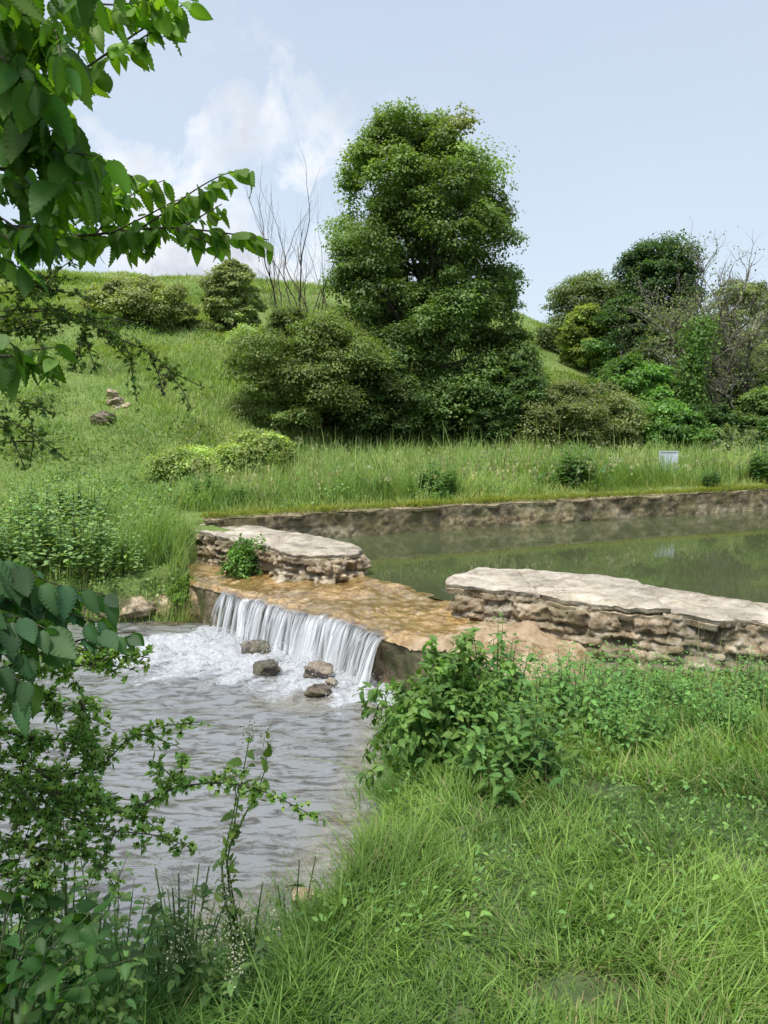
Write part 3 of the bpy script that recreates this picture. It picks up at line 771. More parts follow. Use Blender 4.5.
def tint(base, n, r, lv=.22, hue=.10):
    k = np.exp(r.normal(0, lv, n))[:, None]; h = r.normal(0, hue, n)
    return np.clip(A(base)[None] * k * np.column_stack([1 + h, 1 + .25 * h, 1 - h * .5]), .004, .9)

def spray_bush(name, root, dims, label, cat, base, nspray=120, nleaf=12000, lsize=.07, seed=1, droop=.25, group=None, tmpl=None, mat='leaf', lean=(0, 0), bark='bark', lv=.2, inner=.35, start=.3, stem_r=.02, rag=.16, upright=0., flowers=None, plants=False):
    r = np.random.default_rng(seed); tmpl = tmpl or (L6, L6F)
    W, Dp, H = dims; root = np.asarray(root, float)
    t = thing(name, tuple(root), label, cat, group)
    th = r.uniform(0, 2 * np.pi, nspray); ph = np.arcsin(np.clip(r.uniform(0, 1, nspray) ** (.85 - .4 * upright), 0, 1))
    dirs = np.column_stack([np.cos(th) * np.cos(ph), np.sin(th) * np.cos(ph), np.sin(ph)])
    scale = (1 + rag * r.normal(size=nspray) + .25 * fbm(dirs * 1.6 + seed, 2, seed)) * np.where(r.random(nspray) < inner, r.uniform(.45, .85, nspray), 1)
    E = dirs * A([W, Dp, H]) * scale[:, None] + A([lean[0], lean[1], 0]) * dirs[:, 2:3]
    B = np.column_stack([r.normal(0, .16 * W, nspray), r.normal(0, .16 * Dp, nspray), np.zeros(nspray)]) + E * A([.15, .15, 0])
    side = norm(np.cross(dirs, A([0, 0, 1.])) + .01)
    wob = r.normal(0, .10, nspray)
    def pos(k, s):
        s = s[:, None]
        p = B[k] * (1 - s) + E[k] * s + A([0, 0, 1.]) * (H * .28) * np.sin(np.pi * s) * (1 - .3 * s) - A([0, 0, 1.]) * droop * H * .35 * s ** 3
        return p + side[k] * (wob[k] * W)[:, None] * np.sin(s * 2.6)
    mb = MB()
    for k in range(min(nspray, 70)):
        s = np.linspace(0, .97, 7); mb.tube(np.vstack([root - A([0, 0, .03]), root + pos(np.full(7, k), s)]), stem_r * np.append(1, 1 - .85 * s) * r.uniform(.6, 1.2), 4, (.10, .14, .05))
    mb.build('stem' if plants else 'branch', M[bark], t)
    k = r.integers(0, nspray, nleaf); s = start + (1.02 - start) * r.random(nleaf) ** .75
    P = pos(k, s); T = norm(pos(k, s + .03) - P)
    off = rvec(r, nleaf) * (lsize * (.5 + 1.6 * r.random(nleaf)) * (1.35 - s))[:, None]
    P = P + off; P[:, 2] = np.maximum(P[:, 2], .01)
    D = norm(T * .5 + rvec(r, nleaf) * .75 + A([0, 0, -.15])); Nn = A([0, 0, .85]) + norm(P) * .45 + rvec(r, nleaf) * .55
    kv = np.exp(r.normal(0, lv, nspray))
    col = tint(base, nleaf, r, .16) * kv[k][:, None]
    mb = MB(); put_leaves(mb, tmpl, root + P, D, Nn, lsize * r.uniform(.6, 1.25, nleaf), col); mb.build('foliage', M[mat], t)
    if flowers:
        nfl, fs, fc = flowers
        kk = r.integers(0, nspray, nfl); c = pos(kk, np.full(nfl, 1.0)); kk = np.repeat(np.arange(nfl), 14)
        P = c[kk] + r.normal(0, 1, (len(kk), 3)) * A([fs, fs, fs * .25]) + A([0, 0, .02])
        mb = MB(); put_leaves(mb, (Q4, Q4F), root + P, rvec(r, len(kk)), A([0, 0, 1.]) + .4 * rvec(r, len(kk)), np.full(len(kk), fs * .55), tint(fc, len(kk), r, .1, .03)); mb.build('blossom', M['flower'], t)
    return t

def clump_leaves(mb, C, R, n, size, base, r, ckv, tmpl=(Q4, Q4F), flat=.6, up=.7):
    k = np.repeat(np.arange(len(C)), n); m = len(k)
    d = rvec(r, m); d[:, 2] = np.where(r.random(m) < .75, np.abs(d[:, 2]), d[:, 2]); 
    rad = r.random(m) ** .40 * (1 + .6 * fbm(d * 1.9 + k[:, None] * 3.1, 3, 5))
    P = C[k] + d * rad[:, None] * R[k][:, None] * A([1, 1, flat])
    hd = norm(d * A([1, 1, .2]))
    D = norm(hd * .7 + A([0, 0, -.45]) + rvec(r, m) * .6); Nn = A([0, 0, up]) + d * .7 + rvec(r, m) * .45
    col = (tint(base, m, r, .15) if np.ndim(base) == 1 else base[k] * np.exp(r.normal(0, .15, m))[:, None]) * ckv[k][:, None]
    put_leaves(mb, tmpl, P, D, Nn, size * r.uniform(.65, 1.25, m), col)

def curve_limb(a, b, r, n=8, sag=.12, wob=.05):
    a = np.asarray(a, float); b = np.asarray(b, float); s = np.linspace(0, 1, n)[:, None]; L = np.linalg.norm(b - a)
    p = a * (1 - s) + b * s; p[:, 2] += (sag * L * np.sin(np.pi * s[:, 0]) * -.5)
    w = np.cumsum(r.normal(0, wob * L / n, (n, 3)), axis=0); w -= s * w[-1]
    return p + w

def crown_tree(name, root, profile, label, cat, base, nclump, cr, nleaf, lsize, seed, group=None, squash=.9, cx=None, kv=.2, flat=.62, tint_fn=None, trunk_r=.25, fill=.3, clear=.12, sub=6, subr=.52, flowers=None, rag=0.):
    """profile: list of (height, left extent, right extent) in metres"""
    r = np.random.default_rng(seed); root = np.asarray(root, float)
    t = thing(name, tuple(root), label, cat, group)
    pr = A(profile, float); H = pr[-1, 0]
    zs = []; 
    wts = (pr[:, 1] + pr[:, 2]) + .4; zz = np.linspace(pr[0, 0], H, 400); wz = np.interp(zz, pr[:, 0], wts); cdf = np.cumsum(wz); cdf /= cdf[-1]
    z = np.interp((np.arange(nclump) + r.random(nclump)) / nclump, cdf, zz); th = np.arange(nclump) * 2.399963 + r.normal(0, .35, nclump)
    inn = r.random(nclump) < fill
    q = np.where(inn, r.uniform(.15, .65, nclump), r.uniform(.80, 1.06 + rag, nclump))
    xl = np.interp(z, pr[:, 0], pr[:, 1]); xr = np.interp(z, pr[:, 0], pr[:, 2])
    R = cr * r.uniform(.7 - rag, 1.3 + rag, nclump); R = np.minimum(R, .35 + .75 * (xl + xr) / 2)
    half = np.maximum((xl + xr) / 2 - R * (.92 if sub else .55), .05); z = np.minimum(z, H - R * (.25 + .75 * flat)) if sub else z; mid = (xr - xl) / 2
    C = root + np.column_stack([mid + np.cos(th) * half * q, np.sin(th) * half * q * squash, z])
    tp = root + np.column_stack([.15 * np.sin(np.linspace(0, 3, 10)), np.zeros(10), np.linspace(-.3, H * .86, 10)])
    mb = MB(); mb.tube(tp, trunk_r * np.linspace(1.15, .12, 10), 9); mb.build('trunk', M['bark'], t)
    mb = MB()
    for c in C[:110]:
        h = max(.08 * H, (c[2] - root[2]) * r.uniform(.45, .8)); k = np.interp(h, tp[:, 2] - root[2], np.arange(10)); a = A([np.interp(k, np.arange(10), tp[:, j]) for j in range(3)])
        mb.tube(curve_limb(a, c, r, 7, .15), trunk_r * .32 * np.linspace(1, .2, 7) * (1.1 - .6 * h / H), 5)
    mb.build('limb', M['bark'], t)
    ck = np.exp(r.normal(0, kv, nclump))
    if sub:
        kk = np.repeat(np.arange(nclump), sub); d = rvec(r, len(kk)); d[:, 2] = np.abs(d[:, 2]) * .9 - .25
        out_ = C[kk] - (root + A([0, 0, 0])); out_[:, 2] = 0; d = norm(d + norm(out_) * .45)
        C = C[kk] + d * R[kk][:, None] * A([.82, .82, .30 + .6 * flat]); R = R[kk] * subr * r.uniform(.7, 1.25, len(kk)); ck = ck[kk] * np.exp(r.normal(0, .10, len(kk)))
    b = base
    if tint_fn is not None: b = tint_fn((C - root), A(base))
    mb = MB(); clump_leaves(mb, C, R, nleaf, lsize, b if np.ndim(b) == 2 else A(b), r, ck, flat=flat); mb.build('crown', M['leaf'], t)
    if flowers:
        nfl, fs, fc = flowers; j = r.integers(0, len(C), nfl); d = rvec(r, nfl); d[:, 2] = np.abs(d[:, 2]); q = C[j] + d * R[j][:, None] * A([1, 1, flat])
        kk = np.repeat(np.arange(nfl), 14); P = q[kk] + r.normal(0, 1, (len(kk), 3)) * A([fs, fs, fs * .3])
        mb = MB(); put_leaves(mb, (Q4, Q4F), P, rvec(r, len(kk)), A([0, 0, 1.]) + .4 * rvec(r, len(kk)), np.full(len(kk), fs * .55), tint(fc, len(kk), r, .1, .03)); mb.build('blossom', M['flower'], t)
    return t

def bare_tree(name, root, H, label, cat, seed, spread=.5, trunk_r=.18, lean=(0, 0), depth=4, mat='twig', group=None, leaves=None, first=.3, trunks=1, child=(3, 5), curl=.18, taper=.62, gnarl=1., thick=(.45, .7)):
    r = np.random.default_rng(seed); root = np.asarray(root, float)
    t = thing(name, tuple(root), label, cat, group)
    tm = MB(); tips = []; boughs = []
    def grow(p, d, L, rad, lev, mb):
        n = 7; pts = [p]; dd = d.copy()
        for k in range(n):
            dd = norm(dd + r.normal(0, curl * gnarl, 3) + A([0, 0, .05])); pts.append(pts[-1] + dd * L / n)
        pts = A(pts); rr = rad * np.linspace(1, taper * .7, n + 1)
        mb.tube(pts, rr, 7 if lev == 0 else (5 if lev < 2 else 3))
        if lev >= 1: tips.extend(pts[3:])
        if lev >= depth: return
        for c in range(r.integers(*child) + (lev == 0) * 2):
            s = r.uniform(first if lev == 0 else .25, 1); k = int(s * n); q = pts[k]; dr = norm(pts[min(k + 1, n)] - pts[max(k - 1, 0)])
            nd = norm(dr * (1 - spread) + rvec(r, 1)[0] * A([1, 1, .7]) * spread * 1.25 + A([0, 0, .18]))
            m2 = mb
            if lev == 0: m2 = MB(); boughs.append(m2)
            grow(q, nd, L * r.uniform(.42, .72), rr[k] * r.uniform(*thick), lev + 1, m2)
        m2 = mb
        if lev == 0: m2 = MB(); boughs.append(m2)
        if lev < depth: grow(pts[-1], dd, L * .6, rr[-1], lev + 1, m2)
    for k in range(trunks):
        d0 = norm(A([lean[0], lean[1], 1.]) + (r.normal(0, .22, 3) * A([1, 1, 0]) if trunks > 1 else 0))
        tm = MB(); grow(root + (r.normal(0, .12, 3) * A([1, 1, 0]) if trunks > 1 else 0) - A([0, 0, .2]), d0, H * .55, trunk_r, 0, tm); tm.build('trunk', M[mat], t)
    for m2 in boughs:
        if m2.n: m2.build('branch', M[mat], t)
    if leaves:
        nl, ls, base = leaves; tp = A(tips); k = r.integers(0, len(tp), nl)
        P = tp[k] + r.normal(0, .16, (nl, 3)); mb = MB()
        put_leaves(mb, (Q4, Q4F), P, rvec(r, nl) + A([0, 0, -.3]), A([0, 0, .7]) + rvec(r, nl) * .7, ls * r.uniform(.6, 1.3, nl), tint(base, nl, r, .25)); mb.build('foliage', M['leaf'], t)
    return t

# ------------------------------------------------------------------ grass
def blades(mb, B, h, wd, az, lean, bend, col, segs=3):
    n = len(B)
    if n == 0: return
    d = np.column_stack([np.cos(az), np.sin(az), np.zeros(n)]); sdir = np.column_stack([-np.sin(az), np.cos(az), np.zeros(n)])
    tw = rng.normal(0, .5, n); sdir = sdir * np.cos(tw)[:, None] + d * np.sin(tw)[:, None]
    V = []
    for k in range(segs + 1):
        t = k / segs
        c = B + A([0, 0, 1.]) * (h * (t - .38 * bend * t * t))[:, None] + d * (h * (lean * t + .75 * bend * t * t))[:, None]
        if k < segs:
            ww = sdir * (wd * (1 - .75 * t ** 1.5) * .5)[:, None]; V += [c - ww, c + ww]
        else: V.append(c)
    V = np.stack(V, 1); k = V.shape[1]; off = (np.arange(n) * k)[:, None, None]
    q = A([[2 * i, 2 * i + 1, 2 * i + 3, 2 * i + 2] for i in range(segs - 1)]); tr = A([[2 * segs - 2, 2 * segs - 1, 2 * segs]])
    mb.add(V.reshape(-1, 3), [(q[None] + off).reshape(-1, 4), (tr[None] + off).reshape(-1, 3)], np.repeat(col, k, 0))

def persp(n, u0, u1, y0, y1):
    y = np.exp(rng.uniform(math.log(y0), math.log(y1), n)); return rng.uniform(u0, u1, n) * y, y

DAMR = np.vstack([RF, RB[::-1]]); DAML = np.vstack([LF, LB[::-1]]); WALLF = np.vstack([FARW - A([.05, .08]), (FARW + A([-.12, .40]))[::-1]])
def clear_land(x, y, m=.03):
    k = sdist(x, y, RIVER) > m
    for p in (POND, APRON, DAMR, DAML, WALLF): k &= sdist(x, y, p) > m * .5
    return k

def grass_col(x, y, r, light, dark, straw=.04, sc=1.6):
    n = len(x); p = np.column_stack([x, y])
    k = np.clip(.5 + 1.1 * fbm(p * sc, 3, 51) + r.normal(0, .22, n), 0, 1)[:, None]
    c = A(dark) * (1 - k) + A(light) * k
    c = c * np.exp(r.normal(0, .16, n))[:, None]
    s = r.random(n) < straw * (1 + 1.5 * np.clip(fbm(p * 1.1, 2, 57) * 2, -.9, 2))
    c[s] = A([.30, .27, .13]) * r.uniform(.7, 1.2, (s.sum(), 1)); return c

# foreground
x, y = persp(150000, -.72, .78, 1.05, 8.2); k = clear_land(x, y, .0); x, y = x[k], y[k]
P = np.column_stack([x, y]); sr = sdist(x, y, RIVER)
bank = np.maximum(ss(.95, .15, sr), ss(-.35, -.75, x / np.maximum(y, .8) * 2.2 + .12) * .8)          # long along the water and at the left
upper = ss(3.3, 4.4, y + .35 * fbm(P * 1.5, 2, 13)) * (x > 0)
hh = .046 + .070 * np.clip(.5 + fbm(P * 2.6, 3, 12) * 2.0, 0, 1) + (.16 - .07 * ss(.25, -.3, x) * ss(2.3, 3., y)) * bank + .07 * upper * ss(6.3, 4.6, y)
bare = np.min([np.hypot((x - bx) / ba, (y - by) / bb) for bx, by, ba, bb in ((.60, 2.02, .20, .10), (.97, 3.40, .26, .10), (1.35, 2.7, .10, .06))], axis=0)
keep = (rng.random(len(x)) < ss(.55, 1.25, bare + .3 * fbm(P * 9, 2, 19)) + .30) & (rng.random(len(x)) < .75 + .25 * ss(-.35, .25, fbm(P * 3.1, 3, 29)))
x, y, hh, bank, upper, P, bare = x[keep], y[keep], hh[keep], bank[keep], upper[keep], P[keep], bare[keep]; n = len(x); worn = ss(1.2, .7, bare); hh = hh * (1 - .6 * worn)
hh = hh * np.exp(rng.normal(0, .26, n))
az = 2 * np.pi * fbm(P * 1.3, 3, 14) * 2.2 + rng.normal(0, 1.35, n)
short = 1 - np.clip(bank + upper, 0, 1)
lean = np.abs(rng.normal(.18, .22, n)) + .55 * short * rng.random(n); bend = np.clip(rng.normal(.55, .35, n), 0, 1.25)
c = grass_col(x, y, rng, (.208, .315, .072), (.080, .158, .034), .045)
ws = (worn * rng.random(n) > .4)[:, None]; c = np.where(ws, A([.22, .19, .10]) * rng.uniform(.5, 1.2, (n, 1)), c)
c = c * (1 - .15 * bank[:, None] * A([1, 0, .5]))
mb = MB(); nearm = y < 4.2
base = np.column_stack([x, y, terr(x, y) - .01])
for mk, sg in ((nearm, 4), (~nearm, 3)):
    blades(mb, base[mk], hh[mk], np.maximum(.0052, .0019 * y[mk]) * rng.uniform(.7, 1.4, mk.sum()), az[mk], lean[mk], bend[mk], c[mk], sg)
stuff(mb.build('bank_grass', M['grass']), 'trodden green grass covering the near bank, longer along the water', 'grass')

# far bank meadow and hillside
x, y = persp(290000, -.85, .9, 8.6, 30); bs = [on_z(137, 612, ZR), on_z(163, 608, ZR), on_z(112, 616, ZR)]
k = clear_land(x, y, .02)
for b_ in bs: k &= np.hypot(x - b_[0], y - b_[1] + .12) > .20
x, y = x[k], y[k]; P = np.column_stack([x, y]); n = len(x)
fw_d = sdist(x, y, WALLF)
meadow = ss(.15, .9, fw_d) * ss(-5, -1.5, x + .35 * (y - 13))                       # tall strip beyond the wall
lft = ss(-1.5, -2.6, x) * ss(13.5, 11.5, y)
hz_ = hill(x, y); slope = ss(.3, 1.6, hz_)
hh = .12 + .30 * meadow * (1 - .5 * slope) + .16 * lft + .07 * slope + .07 * np.clip(fbm(P * .9, 3, 33) * 2, 0, 1)
hh *= np.exp(rng.normal(0, .28, n)) * (.75 + .7 * np.clip(.4 + 2 * fbm(P * .55, 3, 47), 0, 1))
tuss = fbm(P * 1.4, 3, 36); keep = rng.random(n) < .45 + 1.4 * ss(-.35, .3, tuss)
c = grass_col(x, y, rng, (.285, .365, .115), (.150, .240, .060), .05, .9)
yel = ss(.7, .1, fw_d)[:, None] * (x > -2.6)[:, None] * rng.random((n, 1)); c = c * (1 - yel) + A([.32, .30, .09]) * yel
hh *= 1 - .45 * yel[:, 0]
x, y, hh, c, P = x[keep], y[keep], hh[keep], c[keep], P[keep]; n = len(x)
mb = MB(); blades(mb, np.column_stack([x, y, terr(x, y) - .02]), hh, np.maximum(.006, .0009 * y) * rng.uniform(.7, 1.5, n), rng.uniform(0, 6.3, n) * .6 + fbm(P * .6, 2, 37) * 5, np.abs(rng.normal(.12, .14, n)), np.clip(rng.normal(.4, .3, n), 0, 1.1), c, 3)
# overhanging dry fringe on the pond wall
m_ = 16000; fr_ = rng.random(m_); q = np.column_stack([np.interp(fr_, np.linspace(0, 1, 400), fw[:, k]) for k in (0, 1)]) + A([-.05, .30]) + rng.normal(0, .10, (m_, 2))
q[:, 1] = q[:, 1] - .15 * rng.random(m_)
cf_ = A([[.34, .31, .11]]) * rng.uniform(.6, 1.2, (m_, 1)) * (1 - .4 * rng.random((m_, 1)) * A([1, .2, .6])); kk = rng.random(m_) < .35 + .6 * ss(-.2, .3, fbm(q * 1.5, 2, 3))
q = q[kk]; cf_ = cf_[kk]; m_ = len(q)
blades(mb, np.column_stack([q, np.full(m_, .11)]), rng.uniform(.05, .16, m_), np.full(m_, .016), rng.uniform(3.6, 5.8, m_), np.abs(rng.normal(.5, .3, m_)), rng.uniform(.2, 1.2, m_), cf_, 3)
stuff(mb.build('meadow_grass', M['grass']), 'tall bright meadow grass on the far bank beyond the pond wall', 'grass')

x, y = persp(190000, -.75, .75, 26, 66); P = np.column_stack([x, y]); n = len(x)
hh = (.12 + .30 * np.clip(.35 + 2.2 * fbm(P * .30, 4, 39), 0, 1)) * np.exp(rng.normal(0, .25, n))
c = grass_col(x, y, rng, (.265, .335, .100), (.150, .225, .058), .07, .35)
mb = MB(); blades(mb, np.column_stack([x, y, terr(x, y) - .03]), hh, .00115 * y * rng.uniform(.7, 1.5, n), fbm(P * .3, 2, 38) * 5 + rng.normal(0, .8, n), np.abs(rng.normal(.2, .2, n)), np.clip(rng.normal(.5, .3, n), 0, 1.1), c, 2)
stuff(mb.build('hillside_grass', M['grass']), 'rough pasture grass covering the hillside up to the skyline', 'grass')

# broad-leaved weeds low in the near grass, and white umbels in the far meadow
r = np.random.default_rng(305)
n = 4200; x, y = persp(n, -.5, .62, 2.2, 6.2); k = clear_land(x, y, .1) & (fbm(np.column_stack([x, y]) * 1.6, 3, 88) > -.02); x, y = x[k], y[k]; n = len(x)
mb = MB(); P_ = np.column_stack([x, y, terr(x, y) + r.uniform(.02, .12, n)]); put_leaves(mb, (NET, NETF), P_, rvec(r, n) * A([1, 1, .35]) + A([0, 0, .15]), A([0, 0, 1.]) + .35 * rvec(r, n), r.uniform(.014, .032, n), tint((.13, .23, .06), n, r, .2))
stuff(mb.build('ground_weeds', M['leaf']), 'small broad-leaved weeds scattered through the near grass', 'weeds')
n = 330; x, y = persp(n, -.4, .55, 14.5, 25); k = clear_land(x, y, .6) & (x + .35 * (y - 13) > -2.5) & (fbm(np.column_stack([x, y]) * .5, 2, 90) > -.08); x, y = x[k], y[k]; n = len(x)
hh = r.uniform(.42, .72, n); B = np.column_stack([x, y, terr(x, y)]); mb = MB(); blades(mb, B, hh, np.full(n, .012), r.uniform(0, 6.28, n), r.uniform(0, .15, n), r.uniform(0, .2, n), tint((.14, .2, .06), n, r), 3)
k5 = np.repeat(np.arange(n), 22); put_leaves(mb, (Q4, Q4F), B[k5] + np.column_stack([r.normal(0, .05, len(k5)), r.normal(0, .05, len(k5)), hh[k5] * .95 + r.normal(0, .02, len(k5))]), rvec(r, len(k5)), A([0, 0, 1.]) + .4 * rvec(r, len(k5)), np.full(len(k5), .028), tint((.5, .5, .42), len(k5), r, .12, .02))
stuff(mb.build('cow_parsley', M['grass']), 'white flowering cow parsley scattered through the far meadow', 'wildflowers')

def weed_patch(name, label, pts, per, spread, hmax, ls, base, seed):
    r = np.random.default_rng(seed); n = len(pts); k = np.repeat(np.arange(n), per); m = len(k); sc = r.uniform(.5, 1.4, n)
    q = r.normal(0, 1, (m, 2)) * spread * sc[k][:, None]; x = pts[k, 0] + q[:, 0]; y = pts[k, 1] + q[:, 1]
    ok = clear_land(x, y, .05); x, y, k, q = x[ok], y[ok], k[ok], q[ok]; m = len(x)
    h = hmax * sc[k] * np.exp(-(q ** 2).sum(1) / (2 * (spread * sc[k]) ** 2)) * r.random(m) ** .6 * (1 + .8 * fbm(np.column_stack([x, y]) * 3, 2, 7))
    mb = MB(); put_leaves(mb, (L6, L6F), np.column_stack([x, y, terr(x, y) + h + .02]), rvec(r, m) + A([0, 0, .1]), A([0, 0, 1.]) + .6 * rvec(r, m), ls * r.uniform(.6, 1.3, m), tint(base, m, r, .15) * np.exp(r.normal(0, .25, n))[k][:, None])
    stuff(mb.build(name, M['leaf']), label, 'weeds')
r = np.random.default_rng(307)
x, y = persp(260, -.62, .2, 15, 50); k = (hill(x, y) > .5) & (fbm(np.column_stack([x, y]) * .16, 2, 91) > -.05)
weed_patch('hillside_weeds', 'patches of leafy weeds and scrub dotted over the hillside grass', np.column_stack([x, y])[k], 170, .42, .45, .085, (.12, .17, .055), 309)
x, y = persp(95, -.45, .55, 12.9, 17.5); k = clear_land(x, y, .25)
weed_patch('meadow_weeds', 'mixed leafy weeds tangled in the meadow along the pond wall', np.column_stack([x, y])[k], 130, .24, .42, .055, (.12, .19, .06), 311)
x, y = persp(60, -.55, -.22, 9.6, 13.5); k = clear_land(x, y, .3)
weed_patch('riverbank_weeds', 'pale leafy weeds tangled over the far left bank of the river', np.column_stack([x, y])[k], 150, .24, .40, .05, (.17, .24, .085), 313)

# seed heads and white umbels in the far meadow
r = np.random.default_rng(301)
n = 1500; x, y = persp(n, -.5, .62, 13.5, 24); k = clear_land(x, y, .5) & (x + .35 * (y - 13) > -3); x, y = x[k], y[k]; n = len(x)
hh = r.uniform(.38, .62, n); B = np.column_stack([x, y, terr(x, y)]); az = r.uniform(0, 6.28, n)
mb = MB(); blades(mb, B, hh, np.full(n, .010), az, r.uniform(0, .2, n), r.uniform(0, .3, n), tint((.22, .24, .09), n, r), 3)
k5 = np.repeat(np.arange(n), 6); T = B[k5] + np.column_stack([r.normal(0, .03, len(k5)), r.normal(0, .03, len(k5)), hh[k5] * .93 + r.uniform(-.12, .06, len(k5))])
put_leaves(mb, (Q4, Q4F), T, A([0, 0, 1.]) + .3 * rvec(r, len(k5)), rvec(r, len(k5)), np.full(len(k5), .075), tint((.33, .34, .17), len(k5), r))
stuff(mb.build('seed_heads', M['grass']), 'pale grass seed heads standing above the far meadow', 'grass')
# ------------------------------------------------------------------ trees and bushes, far to near
def fit(px, y, top, half):
    p = root_at(px, y); return p, half / 768 * y, at_y(px, top, y)[2] - p[2]

def bush(px, y, top, half, label, base, seed, name='hawthorn_bush', cat='bush', nl=15000, ls=.075, hf=1.0, **k):
    p, W, H = fit(px, y, top, half)
    return spray_bush(name, p, (W, W * .85, H * hf), label, cat, base, nleaf=nl, lsize=ls, seed=seed, **k)

OLIVE, MID, DARK, PALE, YEL = (.145, .185, .058), (.105, .175, .045), (.055, .10, .03), (.19, .25, .09), (.18, .225, .06)

def thicket(px, y, top, half, label, base, seed, name='hillside_bush', cat='bush', ncl=26, nl=150, ls=.15, cr=None, squash=.8, kv=.22, trunk_r=.10, shape=1., flowers=None):
    p, W, H = fit(px, y, top, half)
    H *= .93; pr = [(.25, W * .75, W * .75), (H * .3, W, W), (H * .6, W * .92, W * .88), (H * .82, W * .62 * shape, W * .6 * shape), (H * .95, W * .3, W * .28), (H, .2, .2)]
    return crown_tree(name, p, pr, label, cat, base, ncl, cr or max(.5, W * .42), nl, ls, seed, kv=kv, trunk_r=trunk_r, squash=squash, fill=.2, flowers=flowers, rag=.14, sub=8, subr=.46)


# the great sycamore
y = 27.; p = root_at(428, y); u = y / 768
def lv(py, l, rr): return (at_y(428, py, y)[2] - p[2], max(.1, (428 - l) * u), max(.1, (rr - 428) * u))
prof = [lv(452, 352, 520), lv(432, 346, 540), lv(400, 342, 538), lv(370, 338, 534), lv(335, 334, 524), lv(300, 330, 516), lv(265, 325, 512), lv(235, 328, 510), lv(200, 340, 504), lv(172, 348, 492), lv(150, 358, 478), lv(132, 374, 460), lv(118, 394, 444)]
def syc_tint(C, b):
    k = np.tile(b, (len(C), 1)); H = prof[-1][0]
    k = k * (1 + .15 * ss(.35, .9, C[:, 2:3] / H) * A([1.6, 1, .6]))
    red = (ss(H * .84, H * .95, C[:, 2]) * ss(.0, .9, C[:, 0]))[:, None] * .45
    return k * (1 - red) + A([.16, .10, .05]) * red
crown_tree('sycamore_tree', p, prof, 'great dense dark green sycamore tree standing alone on the far bank', 'tree', (.105, .160, .050), 122, 1.18, 300, .112, 401, kv=.2, sub=7, subr=.5, flat=.66, tint_fn=syc_tint, trunk_r=.34, fill=.18)

# bare limbs reaching out of the sycamore's left side
p = root_at(332, 26.5); 
bare_tree('dead_tree', p, 7.6, 'leafless dead tree leaning out left of the great sycamore', 'tree', 417, spread=.36, trunk_r=.07, lean=(-.30, 0), depth=3, child=(2, 4), curl=.11, trunks=3, mat='bark')

# hillside and skyline on the right
p, W, H = fit(583, 50, 277, 52)
crown_tree('hilltop_tree', p, [(.5, W * .9, W), (H * .35, W, W), (H * .7, W * .8, W * .8), (H * .92, W * .4, W * .4), (H, .3, .3)], 'grey green rounded tree on the right skyline, left of the dark tall one', 'tree', (.12, .155, .065), 30, 1.5, 210, .17, 431, group=None)
p, W, H = fit(650, 45, 239, 40)
crown_tree('hilltop_tree', p, [(H * .30, W * .5, W * .6), (H * .45, W * .8, W * .9), (H * .62, W, W), (H * .8, W * .95, W * .9), (H * .93, W * .6, W * .55), (H, .4, .4)], 'tall dark round-crowned tree highest on the right skyline', 'tree', (.055, .095, .034), 30, 1.5, 260, .16, 432)
thicket(583, 47, 300, 28, 'yellowish bush at the foot of the grey green skyline tree', YEL, 433)
thicket(618, 44, 290, 36, 'dark bush under the skyline between the grey green tree and the tall dark tree', DARK, 434)
thicket(668, 40, 305, 42, 'dusky bush on the slope under the tall dark tree', (.10, .13, .055), 435)
thicket(728, 42, 266, 50, 'broad grey green bush behind the twisted bare tree', (.17, .20, .10), 436, ncl=36)
thicket(782, 38, 262, 48, 'tall bush on the right frame edge behind the bare boughs', (.175, .20, .10), 437, ncl=36)
thicket(622, 37, 352, 36, 'dark low bush in the dip right of the open slope', MID, 438)
thicket(706, 35, 338, 46, 'green thicket bush behind the ivy covered stem', MID, 439, ncl=34)
thicket(765, 34, 335, 46, 'olive thicket bush low behind the boughs by the right frame edge', OLIVE, 440, ncl=34)
thicket(668, 31, 372, 40, 'sage green bush low in front of the ivy covered trunk', (.12, .17, .06), 491)
thicket(735, 31, 360, 36, 'mid green bush between the two bare crooked trees', (.105, .16, .05), 492)
thicket(600, 33, 372, 34, 'bright green bush at the edge of the open slope', (.12, .19, .05), 493)
# bare and half-bare trees there
p, W, H = fit(708, 31, 236, 50)
bare_tree('bare_tree', p, H * .90, 'twisted grey half-dead tree with bare crooked boughs on the right', 'tree', 458, spread=.50, trunk_r=.24, lean=(-.06, 0), depth=4, curl=.19, trunks=2, leaves=(2600, .085, (.18, .20, .10)), child=(3, 5), thick=(.58, .8))
p, W, H = fit(770, 30, 240, 50)
bare_tree('bare_tree', p, H * .92, 'bare crooked tree at the right frame edge with thin pale leaves', 'tree', 463, spread=.52, trunk_r=.24, lean=(-.16, 0), depth=4, curl=.19, leaves=(6500, .10, (.18, .205, .10)), child=(4, 6), thick=(.55, .78))
p, W, H = fit(640, 33, 300, 30)
bare_tree('dead_shrub', p, H * .82, 'dead shrub of straight grey stems below the tall dark tree', 'shrub', 461, spread=.26, trunk_r=.04, depth=3, curl=.09, trunks=5, child=(2, 4))
